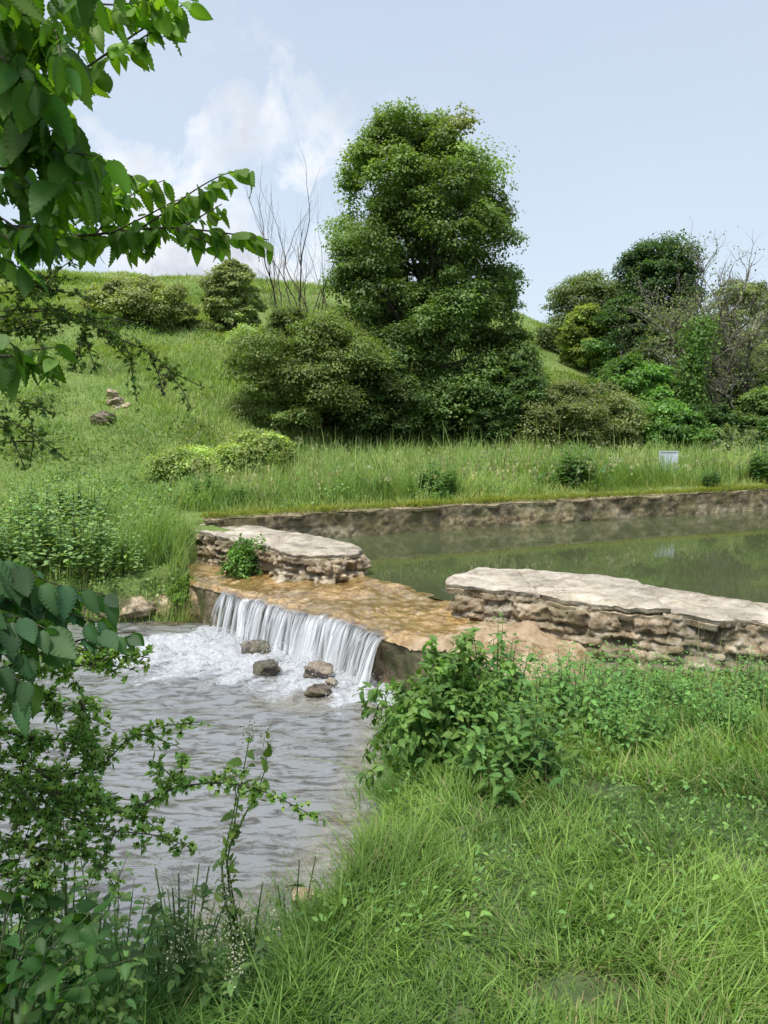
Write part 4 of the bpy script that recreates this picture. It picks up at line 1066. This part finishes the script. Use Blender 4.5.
# ivy covered stem
p, W, H = fit(682, 29, 318, 20)
t = thing('ivy_clad_tree', tuple(p), 'slender trunk wrapped in bright green ivy below the bare twisted tree', 'tree')
s = np.linspace(0, 1, 10); sp_ = p + np.column_stack([.3 * s + .1 * np.sin(s * 7), 0 * s, H * s - .2]); MB().tube(sp_, .13 * (1.1 - s * .8), 7).build('trunk', M['bark'], t)
r = np.random.default_rng(466); m = 6500; k = r.random(m) ** .8; c = np.column_stack([np.interp(k, s, sp_[:, j]) for j in range(3)]); d = rvec(r, m) * (.22 + 1.9 * np.abs(fbm(np.column_stack([k * 7, k * 0 + 2.2]), 3, 3)))[:, None] * r.random((m, 1)) ** .4
mb = MB(); put_leaves(mb, (L6, L6F), c + d, rvec(r, m) + A([0, 0, -.6]), d * 2 + A([0, 0, .6]), .12 * r.uniform(.6, 1.3, m), tint((.10, .17, .04), m, r)); mb.build('ivy', M['leaf'], t)
# line of bushes behind the far meadow
thicket(568, 25.5, 380, 70, 'wide olive brown hawthorn bush right of the great sycamore', (.145, .165, .068), 471, 'hawthorn_bush', ncl=34, nl=300, ls=.085, cr=.8)
thicket(503, 25.2, 350, 44, 'dark green hawthorn bush hugging the right foot of the great sycamore', (.075, .125, .038), 472, 'hawthorn_bush', ncl=28, nl=260, ls=.085)
thicket(632, 28, 350, 44, 'fresh green layered bush behind the olive brown hawthorn', (.10, .19, .045), 473, 'elder_bush', ls=.13)
thicket(652, 26, 398, 50, 'mid green spreading bush behind the pale sign board', (.09, .17, .04), 474, 'elder_bush', ls=.12)
thicket(702, 26.5, 402, 38, 'blackish green bush right of the pale sign board', (.05, .09, .028), 475, 'elder_bush', ls=.11)
bush(727, 24.8, 426, 28, 'low pale sage bush near the right end of the meadow', (.17, .21, .10), 476, 'willow_bush', nl=7000, ls=.08)
thicket(763, 27, 386, 38, 'rounded mid green bush beside the right frame edge', (.13, .19, .06), 477, 'elder_bush', ls=.11)
thicket(800, 25, 405, 45, 'dark green bush cut by the right frame edge', (.07, .13, .035), 478, 'elder_bush', ls=.11)
bush(756, 23, 440, 22, 'small dark bush under the rounded bush by the right frame edge', (.05, .09, .026), 479, 'elder_bush', nl=5000, ls=.075)
# left of the sycamore
thicket(310, 24, 303, 96, 'large olive green arching hawthorn bush left of the great sycamore', (.13, .17, .055), 481, 'hawthorn_bush', ncl=46, nl=330, ls=.085, cr=.95)
thicket(385, 24.2, 345, 48, 'dark hawthorn bush merging into the left foot of the great sycamore', (.080, .13, .04), 482, 'hawthorn_bush', ncl=26, nl=260, ls=.085)
thicket(238, 38, 257, 32, 'upright conical grey green bush on the hillside', (.21, .245, .11), 483, ls=.13, shape=.8)
thicket(148, 36, 276, 50, 'low wide olive bush on the hillside left of the conical bush', (.21, .235, .10), 484, ls=.13)
thicket(203, 37, 322, 32, 'dark low bush between the two hillside bushes', (.12, .155, .06), 485, ls=.13, ncl=18)
thicket(262, 16.5, 430, 40, 'flowering elder bush with cream blossom in the long grass', (.22, .275, .085), 486, 'elder_bush', ncl=22, nl=170, ls=.07, flowers=(80, .06, (.40, .42, .22)))
thicket(190, 17.5, 448, 42, 'pale cream flowered patch of shrub left of the elder bush', (.24, .30, .10), 487, 'elder_bush', ncl=20, nl=120, ls=.07, flowers=(80, .06, (.42, .43, .24)))

# ------------------------------------------------------------------ nettles and leafy plants
def nettle(name, root, label, cat, H, W, nst, seed, base, ls=.07, group=None, det=True, pitch=.05, stemc=(.10, .13, .05), mat='leaf', tip=None):
    r = np.random.default_rng(seed); root = np.asarray(root, float); t = thing(name, tuple(root), label, cat, group)
    sm = MB(); P = []; D = []; Sz = []; C = []
    for k in range(nst):
        q = r.normal(0, .45, 2) * W; h = H * r.uniform(.6, 1.08) * (1 - .25 * min(1, np.hypot(*q) / W)); ln = q * r.uniform(.1, .5) + r.normal(0, .05 * H, 2)
        s = np.linspace(0, 1, 7); pt = np.column_stack([q[0] + ln[0] * s ** 1.6, q[1] + ln[1] * s ** 1.6, h * s]); sm.tube(np.vstack([root - A([0, 0, .02]), root + pt]), .0045 * np.append(1, 1.25 - s) * (H / .6), 4, stemc)
        nn = max(4, int(h / pitch)); ph = r.uniform(0, 3.14); kv = np.exp(r.normal(0, .12))
        for j in range(nn):
            u_ = .15 + .85 * (j + 1) / nn; c = A([np.interp(u_, s, pt[:, i]) for i in range(3)]); ph += 1.57
            for a in (0, math.pi):
                e = A([math.cos(ph + a + r.normal(0, .3)), math.sin(ph + a + r.normal(0, .3)), r.uniform(-.35, .35) + (.6 if u_ > .93 else 0)])
                P.append(c + e * .012); D.append(e); Sz.append(ls * (1.15 - .6 * u_ ** 3) * r.uniform(.7, 1.2)); C.append(kv * (1 + .25 * u_))
    n = len(P); P = A(P); D = A(D); col = tint(base, n, r, .12) * A(C)[:, None]
    sm.build('stem', M['stem'], t); mb = MB(); put_leaves(mb, (NET, NETF) if det else (L6, L6F), root + P, D, A([0, 0, 1.]) + rvec(r, n) * .3, A(Sz), col); mb.build('foliage', M[mat], t)
    return t

g = 'dark nettle clumps along the far bank'
proto = None
for px, y, H, rz, lb in [(206, 13.9, .62, 0, 'dark nettle clump left of the dam block, furthest left on the far bank'), (238, 13.6, .42, 1, 'dark low nettle clump just behind the left end of the pond wall'), (379, 14.9, .5, 2, 'dark nettle clump below the great sycamore, left one of a pair'), (437, 15.0, .74, 3, 'dark nettle clump below the great sycamore, right one of a pair'), (575, 16.6, .95, 4, 'large dark nettle clump on the far bank left of the pale board'), (628, 17.6, .40, 5, 'small nettle clump just left of the pale board'), (708, 17.1, .42, .6, 'nettle clump on the far bank right of the pale board'), (757, 18.2, .85, 1.6, 'nettle clump on the far bank by the right frame edge')]:
    p = root_at(px, y)
    if proto is None:
        proto = nettle('nettle_clump', p, lb, 'nettles', .60, .42, 34, 501, (.065, .125, .038), .10, g, det=False, pitch=.055)
    else: dup(proto, tuple(p), rz, H / .60, lb, g)

g = 'pale leafy plants on the far left bank'; proto = None
for px, y, H, rz, lb in [(12, 10.3, .95, 0, 'pale green tall weeds on the far left bank touching the left frame edge'), (45, 10.6, 1.0, 1, 'pale tall weeds on the far left bank, second clump from the frame edge'), (82, 10.5, .92, 2, 'pale leafy weeds on the far left bank directly above the mossy boulder'), (112, 10.4, .62, 3, 'shorter leafy weeds on the far left bank nearest the weir'), (28, 11.8, .85, 4, 'back row of pale weeds on the far left bank, left half'), (75, 12.0, .85, 5, 'back row of pale weeds on the far left bank, right half'), (-25, 10.6, .85, 2.5, 'pale weeds on the far left bank cut off by the frame')]:
    p = root_at(px, y)
    if proto is None: proto = nettle('weed_clump', p, lb, 'weeds', .78, .48, 44, 511, (.150, .225, .085), .085, g, det=False, pitch=.06)
    else: dup(proto, tuple(p), rz, H / .78, lb, g)
p = A([*on_z(243, 575, -.45)[:2], -.46])
spray_bush('fern_tuft', p + A([0, .1, 0]), (.30, .22, .50), 'bright green leafy tuft growing against the dam block face', 'plant', (.11, .20, .045), nspray=70, nleaf=2600, lsize=.055, seed=521, bark='stem', stem_r=.005, droop=.4, plants=True)
p = on_z(186, 600, -.72)
spray_bush('moss_cushion', p, (.26, .24, .30), 'dense bright green moss cushion beside the left end of the weir', 'moss', (.11, .18, .03), nspray=90, nleaf=3500, lsize=.03, seed=522, bark='stem', stem_r=.004, plants=True, start=.5)

# foreground leafy bush beside the river
p = root_at(452, 3.95); p[2] = gz(p[0], p[1])
H = at_y(470, 648, 3.95)[2] - p[2]
spray_bush('bramble_bush', p, (.40, .40, H * .90), 'lush dark green leafy bush on the near bank beside the weir', 'bush', (.105, .185, .044), nspray=190, nleaf=6600, lsize=.054, seed=531, tmpl=(NET, NETF), droop=.3, rag=.2, stem_r=.006, start=.25, inner=.45, lv=.14, plants=True, bark='stem')
nettle('nettle_clump', A([.60, 3.55, gz(.60, 3.55)]), 'lighter green nettle clump in front of the lush bush on the near bank', 'nettles', .46, .30, 30, 532, (.085, .155, .04), .07, None)
nettle('nettle_clump', A([.66, 4.45, gz(.66, 4.45)]), 'tall nettles rising behind the right side of the lush bush', 'nettles', .85, .22, 14, 533, (.075, .15, .035), .075, None)
g = 'leafy plants in front of the near dam wall'; proto = None
for x, y, H, rz, lb in [(1.15, 4.6, .56, 0, 'nettles between the lush bush and the dam wall'), (1.6, 5.0, .46, 1.1, 'nettles in front of the dam wall, second clump from the lush bush'), (2.05, 5.1, .46, 2, 'nettles below the middle of the near dam wall'), (2.55, 5.0, .40, 3.3, 'nettles below the right half of the near dam wall'), (3.0, 5.2, .40, 4.2, 'nettles below the right end of the near dam wall'), (1.4, 4.05, .36, 5.0, 'low nettles one step towards the camera from the dam wall plants'), (2.0, 4.3, .32, .7, 'low nettles in the grass ahead of the middle dam wall nettles'), (2.6, 4.25, .34, 2.6, 'low nettles by the right frame edge on the near bank'), (1.38, 5.55, .52, 1.9, 'nettles at the tan ledge, nearest the wall end'), (1.8, 5.8, .5, 3.7, 'nettles right against the foot of the dam wall, beside the tan ledge'), (2.3, 5.75, .42, 5.4, 'nettles right against the dam wall foot below the middle slabs'), (2.85, 5.7, .42, .4, 'nettles right against the dam wall foot near the right frame edge')]:
    p = A([x, y, gz(x, y)])
    if proto is None: proto = nettle('nettle_clump', p, lb, 'nettles', .56, .45, 36, 541, (.10, .19, .05), .06, g)
    else: dup(proto, tuple(p), rz, H / .56, lb, g)
# bleached grass stalks before the dam wall
r = np.random.default_rng(551); n = 170; x = r.uniform(.9, 3.6, n); y = r.uniform(4.6, 6.0, n); hh = r.uniform(.35, .7, n)
mb = MB(); B = np.column_stack([x, y, terr(x, y)]); blades(mb, B, hh, np.full(n, .006), r.uniform(0, 6.28, n), r.uniform(0, .3, n), r.uniform(0, .5, n), tint((.26, .26, .13), n, r), 4)
stuff(mb.build('grass_stalks', M['grass']), 'thin bleached grass stalks in front of the near dam wall', 'grass')
# tiny flowers in the near grass
r = np.random.default_rng(561)
def umbel_plant(x, y, H, label, seed, group):
    r = np.random.default_rng(seed); p = A([x, y, gz(x, y)]); t = thing('meadowsweet', tuple(p), label, 'wildflower', group)
    sm = MB(); fl = MB(); lf = MB()
    for k in range(7):
        h = H * r.uniform(.6, 1); e = p + A([r.normal(0, .08), r.normal(0, .08), h]); s = np.linspace(0, 1, 6)[:, None]; pt = p * (1 - s) + e * s; sm.tube(pt, .0025, 4, (.12, .17, .06))
        n = 60; q = e + r.normal(0, 1, (n, 3)) * A([.012, .012, .045]); put_leaves(fl, (Q4, Q4F), q, rvec(r, n), rvec(r, n), r.uniform(.004, .009, n), tint((.55, .55, .38), n, r, .15, .04))
        m = 16; u_ = r.uniform(.2, .85, m)[:, None]; put_leaves(lf, (NET, NETF), p * (1 - u_) + e * u_, rvec(r, m) * A([1, 1, .4]), A([0, 0, 1.]) + .4 * rvec(r, m), r.uniform(.025, .05, m), tint((.10, .17, .05), m, r))
    sm.build('stem', M['stem'], t); fl.build('blossom', M['flower'], t); lf.build('foliage', M['leaf'], t)
g = 'white flower spikes in the lower left grass'
for x, y, H, lb in [(-.46, 2.05, .44, 'white flower spikes in the long grass, closest to the bottom edge'), (-.70, 2.45, .55, 'white flower spikes beside the nettles, on the left of the long grass'), (-.62, 2.15, .48, 'white flower spikes in the long grass, cluster nearest the bottom left leaves'), (-.50, 2.5, .52, 'white flower spikes in the long grass, middle cluster'), (-.36, 2.75, .50, 'white flower spikes nearest the tall bare-stemmed weed'), (-.78, 2.75, .55, 'white flower spikes behind the others at the river edge')]:
    umbel_plant(x, y, H, lb, int(1000 * y - 100 * x), g)

# ------------------------------------------------------------------ overhanging tree, top left
def pxp(l, n=None):
    P = A([at_y(a, b, d) for a, b, d in l]); return spline(P, n or max(8, len(P) * 5))

def hang_leaves(mb, tw, pitch, size, r, base, side_amt=.55, down=.9, both=True, start=.0, tmpl=None, face=.8, jit=.62):
    L = plen(tw); n = max(2, int(L / pitch)); s = np.linspace(start, 1, n) + r.normal(0, .15 / n, n); s = np.clip(s, 0, 1)
    ls = np.concatenate([[0], np.cumsum(np.linalg.norm(np.diff(tw, axis=0), axis=1))]) / L
    P = np.column_stack([np.interp(s, ls, tw[:, j]) for j in range(3)]); T = norm(np.column_stack([np.interp(s, ls, norm(np.gradient(tw, axis=0))[:, j]) for j in range(3)]))
    sd = norm(np.cross(T, A([0, 0, 1.]))) * np.where(np.arange(n) % 2, 1, -1)[:, None]
    D = norm(T * .45 + sd * side_amt + A([0, 0, -down]) + rvec(r, n) * jit)
    cam = norm(A([0, 0, EYE]) - P)
    Nn = A([0, 0, .7]) + sd * .3 - cam * face * r.uniform(-.6, 1, n)[:, None] + rvec(r, n) * .5
    P = P + D * .008 + rvec(r, n) * size * .22; sz = size * np.clip(r.normal(.98, .33, n), .35, 1.6); cl = tint(base, n, r, .2, .10); w_ = r.integers(0, 5, n)
    if tmpl: put_leaves(mb, tmpl, P, D, Nn, sz, cl)
    else:
        for q in range(5): m = w_ == q; put_leaves(mb, ELMS[q], P[m], D[m], Nn[m], sz[m], cl[m])

r = np.random.default_rng(601)
p0 = A([-2.15, 2.3, gz(-2.15, 2.3)])
et = thing('elm_tree', tuple(p0), 'overhanging elm tree with broad toothed leaves framing the top left sky', 'tree')
tr = spline(A([p0 - A([0, 0, .3]), p0 + A([.05, 0, 1.2]), p0 + A([.15, -.05, 2.4]), p0 + A([.1, -.1, 4.2])]), 20)
MB().tube(tr, np.linspace(.13, .06, 20), 10).build('trunk', M['bark'], et)
bm_, lf_ = MB(), MB()
def tk(z): return A([[np.interp(z, tr[:, 2], tr[:, j]) for j in range(2)] + [z]])
def bough(l, r0, z0, **k):
    P = A([at_y(a, b, d) for a, b, d in l]); 
    q0 = tk(P[0][2] + z0 - .45); q1 = q0 * .55 + P[:1] * .45 + A([[0, r.normal(0, .06), .02]]); tw = spline(np.vstack([q0, q1, P]), 26); bm_.tube(tw, np.linspace(r0, .0018, 26), 5); return tw
def twig(l, r0=.003):
    P = A([at_y(a, b, d) for a, b, d in l]); tw = spline(P, 16); bm_.tube(tw, np.linspace(r0, .0012, 16), 4); return tw
LB_ = (.125, .215, .042)
A1 = bough([(-40, 245, 2.25), (85, 236, 2.2), (130, 230, 2.15), (175, 228, 2.12), (225, 233, 2.1), (268, 240, 2.08)], .010, -.1)
hang_leaves(lf_, A1[4:], .0085, .051, r, LB_, start=.0)
for l, sz in [([(140, 229, 2.14), (165, 212, 2.14), (195, 190, 2.12), (225, 174, 2.1), (250, 170, 2.1)], .055), ([(95, 235, 2.2), (120, 205, 2.2), (140, 190, 2.18), (165, 180, 2.16)], .058),
              ([(60, 238, 2.2), (85, 215, 2.2), (110, 196, 2.2), (128, 182, 2.2)], .062), ([(-10, 245, 2.1), (30, 222, 2.1), (62, 205, 2.08), (98, 196, 2.05)], .066),
              ([(100, 236, 2.17), (128, 246, 2.16), (150, 250, 2.15)], .05), ([(175, 229, 2.12), (200, 240, 2.1), (218, 245, 2.1)], .048), ([(20, 250, 2.1), (50, 240, 2.1), (95, 240, 2.1)], .062), ([(50, 240, 2.15), (72, 200, 2.15), (88, 172, 2.14), (98, 160, 2.14)], .06), ([(110, 234, 2.16), (150, 214, 2.15), (178, 200, 2.14), (205, 196, 2.14)], .05), ([(180, 229, 2.12), (205, 214, 2.1), (222, 204, 2.1)], .045), ([(20, 225, 2.1), (60, 190, 2.1), (100, 178, 2.1), (135, 176, 2.1)], .062)]:
    hang_leaves(lf_, twig(l), .010, sz * .86, r, LB_, start=.1)
B1 = bough([(-40, 160, 2.0), (20, 118, 2.0), (55, 88, 2.0), (80, 72, 1.98), (112, 50, 1.96), (150, 24, 1.94), (188, 2, 1.92)], .010, .0)
hang_leaves(lf_, B1[4:], .011, .058, r, (.15, .25, .045))
for l, sz in [([(70, 80, 1.98), (78, 55, 1.98), (84, 30, 1.96), (92, 0, 1.95)], .055), ([(108, 52, 1.96), (128, 46, 1.96), (158, 28, 1.94), (180, 14, 1.93)], .052), ([(40, 100, 1.95), (52, 60, 1.95), (50, 25, 1.93), (70, -10, 1.9)], .062), ([(85, 25, 1.9), (120, 8, 1.9), (150, -8, 1.9)], .06), ([(60, -6, 1.85), (100, 4, 1.85), (140, 2, 1.85), (180, -12, 1.85)], .062)]:
    hang_leaves(lf_, twig(l), .010, sz * .86, r, (.14, .235, .042), start=.05)
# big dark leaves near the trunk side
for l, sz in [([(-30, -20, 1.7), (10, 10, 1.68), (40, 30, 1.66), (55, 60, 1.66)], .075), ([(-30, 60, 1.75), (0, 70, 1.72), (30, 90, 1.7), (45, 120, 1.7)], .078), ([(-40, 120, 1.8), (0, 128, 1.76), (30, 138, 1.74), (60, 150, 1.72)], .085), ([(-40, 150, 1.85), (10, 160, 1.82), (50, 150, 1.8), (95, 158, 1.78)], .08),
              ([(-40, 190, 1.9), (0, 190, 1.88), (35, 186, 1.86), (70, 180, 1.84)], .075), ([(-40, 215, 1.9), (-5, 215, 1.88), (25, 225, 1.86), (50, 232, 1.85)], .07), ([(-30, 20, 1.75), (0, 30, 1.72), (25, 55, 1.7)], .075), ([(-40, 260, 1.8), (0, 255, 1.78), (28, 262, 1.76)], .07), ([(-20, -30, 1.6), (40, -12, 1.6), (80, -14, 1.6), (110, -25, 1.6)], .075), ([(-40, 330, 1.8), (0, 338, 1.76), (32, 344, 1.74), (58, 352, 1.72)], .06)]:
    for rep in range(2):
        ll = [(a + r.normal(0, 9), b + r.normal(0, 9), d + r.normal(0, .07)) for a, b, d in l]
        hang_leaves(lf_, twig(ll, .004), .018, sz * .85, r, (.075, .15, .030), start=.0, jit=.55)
for k in range(34):                      # the rest of the crown, round the trunk
    z_ = r.uniform(1.5, 3.9); a = r.uniform(1.2, 5.2); q0 = tk(z_)[0]; L = r.uniform(.4, .75)
    s = np.linspace(0, 1, 9)[:, None]; tw = q0 + A([math.cos(a), math.sin(a), .35]) * L * s + A([0, 0, -.35 * L]) * s ** 2 + np.cumsum(r.normal(0, .012, (9, 3)), 0) * (s > 0)
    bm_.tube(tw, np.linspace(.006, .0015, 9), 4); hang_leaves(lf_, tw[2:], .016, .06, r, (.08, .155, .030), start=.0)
# hanging dead stem
dm = MB(); P = pxp([(22, -5, 1.85), (24, 40, 1.85), (20, 75, 1.85), (26, 105, 1.86), (23, 132, 1.87)], 20); dm.tube(P, .009 + .006 * np.abs(fbm(P * 30, 2, 3)), 6); P = pxp([(-30, 120, 1.86), (0, 140, 1.86), (12, 156, 1.86), (35, 168, 1.85)], 16); dm.tube(P, np.linspace(.02, .004, 16), 6)
dm.build('dead_stem', M['bark'], et)
bm_.build('branch', M['bark'], et); lf_.build('foliage', M['gloss_leaf'], et)

# hawthorn: fine twigs with small lobed leaves, upper left and lower left
def haw_twigs(tws, bmb, lfb, r, base, dens=.0065, ls=.02, nsub=7, sub=(.10, .26), rr=.0045):
    for P in tws:
        tw = spline(P, 24); bmb.tube(tw, np.linspace(rr, .0014, 24), 5)
        cand = [tw[3:]]
        for k in range(nsub):
            i = r.integers(3, 23); d = norm(norm(tw[i] - tw[i - 1]) * .5 + rvec(r, 1)[0] * A([1, .8, .8])); L = r.uniform(*sub)
            s = np.linspace(0, 1, 7)[:, None]; q = tw[i] + d * L * s + A([0, 0, -.25 * L]) * s ** 2 + np.cumsum(r.normal(0, .05 * L / 3, (7, 3)), 0) * (s > 0); bmb.tube(q, np.linspace(.0022, .001, 7), 4); cand.append(q)
        for q in cand:
            L = plen(q); n = max(4, int(L / dens)); i = r.uniform(0, len(q) - 1, n); P_ = np.column_stack([np.interp(i, np.arange(len(q)), q[:, j]) for j in range(3)])
            D = rvec(r, n) + A([0, 0, -.15]); P_ = P_ + rvec(r, n) * r.random((n, 1)) * .022
            put_leaves(lfb, (HAW, HAWF), P_, D, A([0, 0, .9]) + rvec(r, n) * .6, ls * r.uniform(.6, 1.4, n), tint(base, n, r, .2, .12))

r = np.random.default_rng(611); p1 = A([-1.75, 2.0, gz(-1.75, 2.0)])
ht = thing('hawthorn_tree', tuple(p1), 'hawthorn with thin dark twigs of tiny leaves under the elm branches', 'tree')
tr2 = spline(A([p1 - A([0, 0, .2]), p1 + A([-.05, .05, .9]), p1 + A([.05, .05, 1.7]), p1 + A([0, .1, 2.6])]), 16); MB().tube(tr2, np.linspace(.07, .03, 16), 8).build('trunk', M['bark'], ht)
B_, F_ = MB(), MB()
def anch(P, tr):
    z = np.clip(P[0][2] - .3, tr[0][2], tr[-1][2]); q = A([np.interp(z, tr[:, 2], tr[:, 0]), np.interp(z, tr[:, 2], tr[:, 1]), z])
    return np.vstack([q, q * .6 + P[0] * .4 + r.normal(0, .05, 3), q * .25 + P[0] * .75 + r.normal(0, .04, 3) + A([0, 0, .04]), P])
up = [[(-40, 312, 2.0), (40, 309, 2.02), (70, 312, 2.04), (110, 335, 2.06), (150, 352, 2.1), (172, 372, 2.12), (205, 388, 2.15)], [(-40, 300, 1.95), (20, 290, 1.98), (50, 275, 2.0), (75, 258, 2.0)], [(-40, 330, 1.9), (20, 330, 1.92), (60, 322, 1.95), (92, 318, 1.97)],
      [(-40, 370, 1.8), (0, 385, 1.8), (22, 405, 1.82), (34, 430, 1.84), (30, 462, 1.85)], [(-40, 405, 1.8), (0, 420, 1.8), (15, 445, 1.8), (25, 468, 1.8)], [(60, 310, 2.03), (85, 325, 2.05), (80, 352, 2.05), (72, 372, 2.05)], [(-40, 350, 1.9), (5, 352, 1.92), (30, 366, 1.94), (52, 380, 1.95)], [(-40, 270, 1.9), (0, 275, 1.92), (30, 285, 1.95), (62, 292, 1.97)]]
haw_twigs([anch(A([at_y(*q) for q in l]), tr2) for l in up], B_, F_, r, (.10, .15, .042), dens=.0034, nsub=13, sub=(.06, .18))
q_ = [(150, 352, 2.1), (160, 380, 2.1), (163, 396, 2.1)]; haw_twigs([A([at_y(*q) for q in q_])], B_, F_, r, (.07, .085, .035), nsub=2, sub=(.04, .07), rr=.002)
B_.build('branch', M['bark'], ht); F_.build('foliage', M['leaf'], ht)

# young elm with dark broad leaves, left edge
r = np.random.default_rng(621); p2 = A([-1.45, 1.85, gz(-1.45, 1.85)])
st_ = thing('elm_sapling', tuple(p2), 'elm sapling with large blue green ribbed leaves at the middle left edge', 'sapling')
tr3 = spline(A([p2 - A([0, 0, .2]), p2 + A([.02, 0, .7]), p2 + A([.1, 0, 1.3]), p2 + A([.2, 0, 1.9])]), 14); B_, F_ = MB(), MB()
MB().tube(tr3, np.linspace(.03, .008, 14), 7).build('trunk', M['bark'], st_)
for l, sz in [([(-60, 590, 1.75), (0, 588, 1.76), (40, 592, 1.78), (75, 588, 1.8), (108, 596, 1.82)], .078), ([(-60, 560, 1.7), (0, 562, 1.72), (25, 572, 1.74), (60, 586, 1.76)], .085), ([(-60, 610, 1.65), (-5, 612, 1.66), (30, 622, 1.68), (62, 636, 1.7)], .085), ([(-60, 640, 1.62), (0, 640, 1.64), (30, 650, 1.66)], .08), ([(0, 600, 1.75), (50, 610, 1.76), (80, 616, 1.78), (106, 626, 1.8)], .07), ([(80, 640, 1.8), (105, 634, 1.8), (135, 632, 1.82)], .055), ([(-60, 660, 1.6), (0, 668, 1.6), (28, 690, 1.6)], .08)]:
    tw = spline(anch(A([at_y(*q) for q in l]), tr3), 18); B_.tube(tw, np.linspace(.006, .0015, 18), 5); hang_leaves(F_, tw[3:], .0125, sz * .86, r, (.060, .122, .052), start=.05, down=.55, jit=.3, face=.2)
B_.build('branch', M['bark'], st_); F_.build('foliage', M['gloss_leaf'], st_)

# lower hawthorn over the river
r = np.random.default_rng(631); p3 = A([-1.35, 1.95, gz(-1.35, 1.95)])
h2 = thing('hawthorn_bush', tuple(p3), 'hawthorn bush with lobed leaves reaching over the river from the left edge', 'bush')
tr4 = spline(A([p3 - A([0, 0, .2]), p3 + A([.1, .05, .5]), p3 + A([.15, .05, .9]), p3 + A([.1, 0, 1.4])]), 14); B_, F_ = MB(), MB()
MB().tube(tr4, np.linspace(.035, .012, 14), 7).build('trunk', M['bark'], h2)
lo = [[(-40, 650, 1.9), (20, 655, 1.92), (70, 650, 1.95), (110, 652, 1.97), (150, 658, 2.0)], [(-40, 680, 1.85), (10, 672, 1.87), (60, 668, 1.9), (100, 664, 1.92), (135, 670, 1.94)], [(-40, 700, 1.85), (0, 715, 1.86), (25, 700, 1.88), (60, 690, 1.9)],
      [(-40, 745, 1.95), (10, 755, 1.98), (50, 772, 2.0), (95, 770, 2.03), (125, 742, 2.06), (150, 728, 2.08), (200, 722, 2.1)], [(30, 765, 1.99), (80, 800, 2.0), (125, 812, 2.03), (170, 790, 2.06), (215, 783, 2.08), (260, 790, 2.1), (318, 818, 2.12)], [(-40, 790, 1.9), (10, 800, 1.92), (60, 815, 1.95), (110, 830, 1.98), (160, 836, 2.0), (195, 850, 2.02)], [(-40, 720, 1.9), (20, 735, 1.92), (70, 740, 1.95), (100, 735, 1.97)],
      [(-40, 830, 1.85), (0, 840, 1.86), (50, 850, 1.88), (110, 862, 1.92)], [(0, 775, 1.9), (40, 790, 1.93), (90, 795, 1.95), (130, 800, 1.98)], [(-30, 870, 1.8), (20, 880, 1.82), (70, 880, 1.85)], [(80, 700, 2.0), (86, 720, 2.0), (80, 750, 2.0)], [(-40, 760, 1.85), (0, 770, 1.86), (30, 800, 1.88), (50, 830, 1.88)]]
haw_twigs([anch(A([at_y(*q) for q in l]), tr4) if l[0][0] < 0 else A([at_y(*q) for q in l]) for l in lo], B_, F_, r, (.175, .275, .07), dens=.0040, ls=.028, nsub=10, sub=(.06, .20))
B_.build('branch', M['bark'], h2); F_.build('foliage', M['leaf'], h2)

# bottom-left broad leaves
r = np.random.default_rng(641); p4 = A([-.92, 1.55, gz(-.92, 1.55)])
st2 = thing('elm_sapling', tuple(p4), 'low elm sapling with broad dark leaves in the bottom left corner', 'sapling')
B_, F_ = MB(), MB()
for k in range(22):
    a = r.uniform(-.4, 2.6); h = r.uniform(.2, .62); e = p4 + A([math.cos(a) * r.uniform(.1, .42), math.sin(a) * r.uniform(.1, .5), h]); tw = spline(A([p4, p4 * .45 + e * .55 + A([0, 0, .12]), e]), 14)
    B_.tube(tw, np.linspace(.004, .0012, 14), 5, (.05, .065, .03)); hang_leaves(F_, tw[2:], .022, .046, r, (.042, .098, .026), down=.35, jit=.5, face=.2)
B_.build('branch', M['stem'], st2); F_.build('foliage', M['gloss_leaf'], st2)

g = 'leafy weeds in the bottom left'; proto = None
for x, y, H, rz, lb in [(-.95, 2.0, .72, 0, 'nettles in the bottom left, beside the low elm sapling'), (-1.02, 2.45, .64, 1.2, 'nettles between the hawthorn and the white flower spikes'), (-.74, 2.2, .42, 2.2, 'nettles among the white flower spikes'), (-1.25, 2.6, .75, 3.3, 'nettles under the lower hawthorn twigs by the left frame edge'), (-.72, 1.75, .42, 5.1, 'nettles lowest in the bottom left, next to the long grass')]:
    p = A([x, y, gz(x, y)])
    if proto is None: proto = nettle('nettle_clump', p, lb, 'nettles', .72, .25, 17, 645, (.10, .175, .05), .058, g)
    else: dup(proto, tuple(p), rz, H / .72, lb, g)

# tall weed against the water
r = np.random.default_rng(651); p5 = A([-.52, 2.75, gz(-.52, 2.75)])
wt = thing('tall_weed', tuple(p5), 'tall thin-stemmed weed standing up against the river, left of the long grass', 'weed')
B_, F_ = MB(), MB()
for l in ([(228, 880, 2.7), (232, 840, 2.7), (240, 790, 2.7), (250, 735, 2.7)], [(222, 880, 2.72), (238, 830, 2.72), (262, 780, 2.72), (268, 742, 2.72)], [(230, 880, 2.7), (226, 850, 2.7), (236, 800, 2.7), (232, 770, 2.7)]):
    P = A([at_y(*q) for q in l]); tw = spline(np.vstack([p5, P]), 20); B_.tube(tw, np.linspace(.0055, .0018, 20), 5, (.12, .18, .05)); hang_leaves(F_, tw[4:], .020, .042, r, (.11, .18, .04), down=.05, jit=.5, side_amt=.9, tmpl=(NET, NETF), face=.2)
    m = 60; K_ = MB(); q = tw[-1] + r.normal(0, 1, (m, 3)) * A([.012, .012, .03]); put_leaves(K_, (Q4, Q4F), q, rvec(r, m), rvec(r, m), r.uniform(.006, .012, m), tint((.22, .24, .10), m, r)); K_.build('bud', M['flower'], wt)
B_.build('stem', M['stem'], wt); F_.build('foliage', M['leaf'], wt)
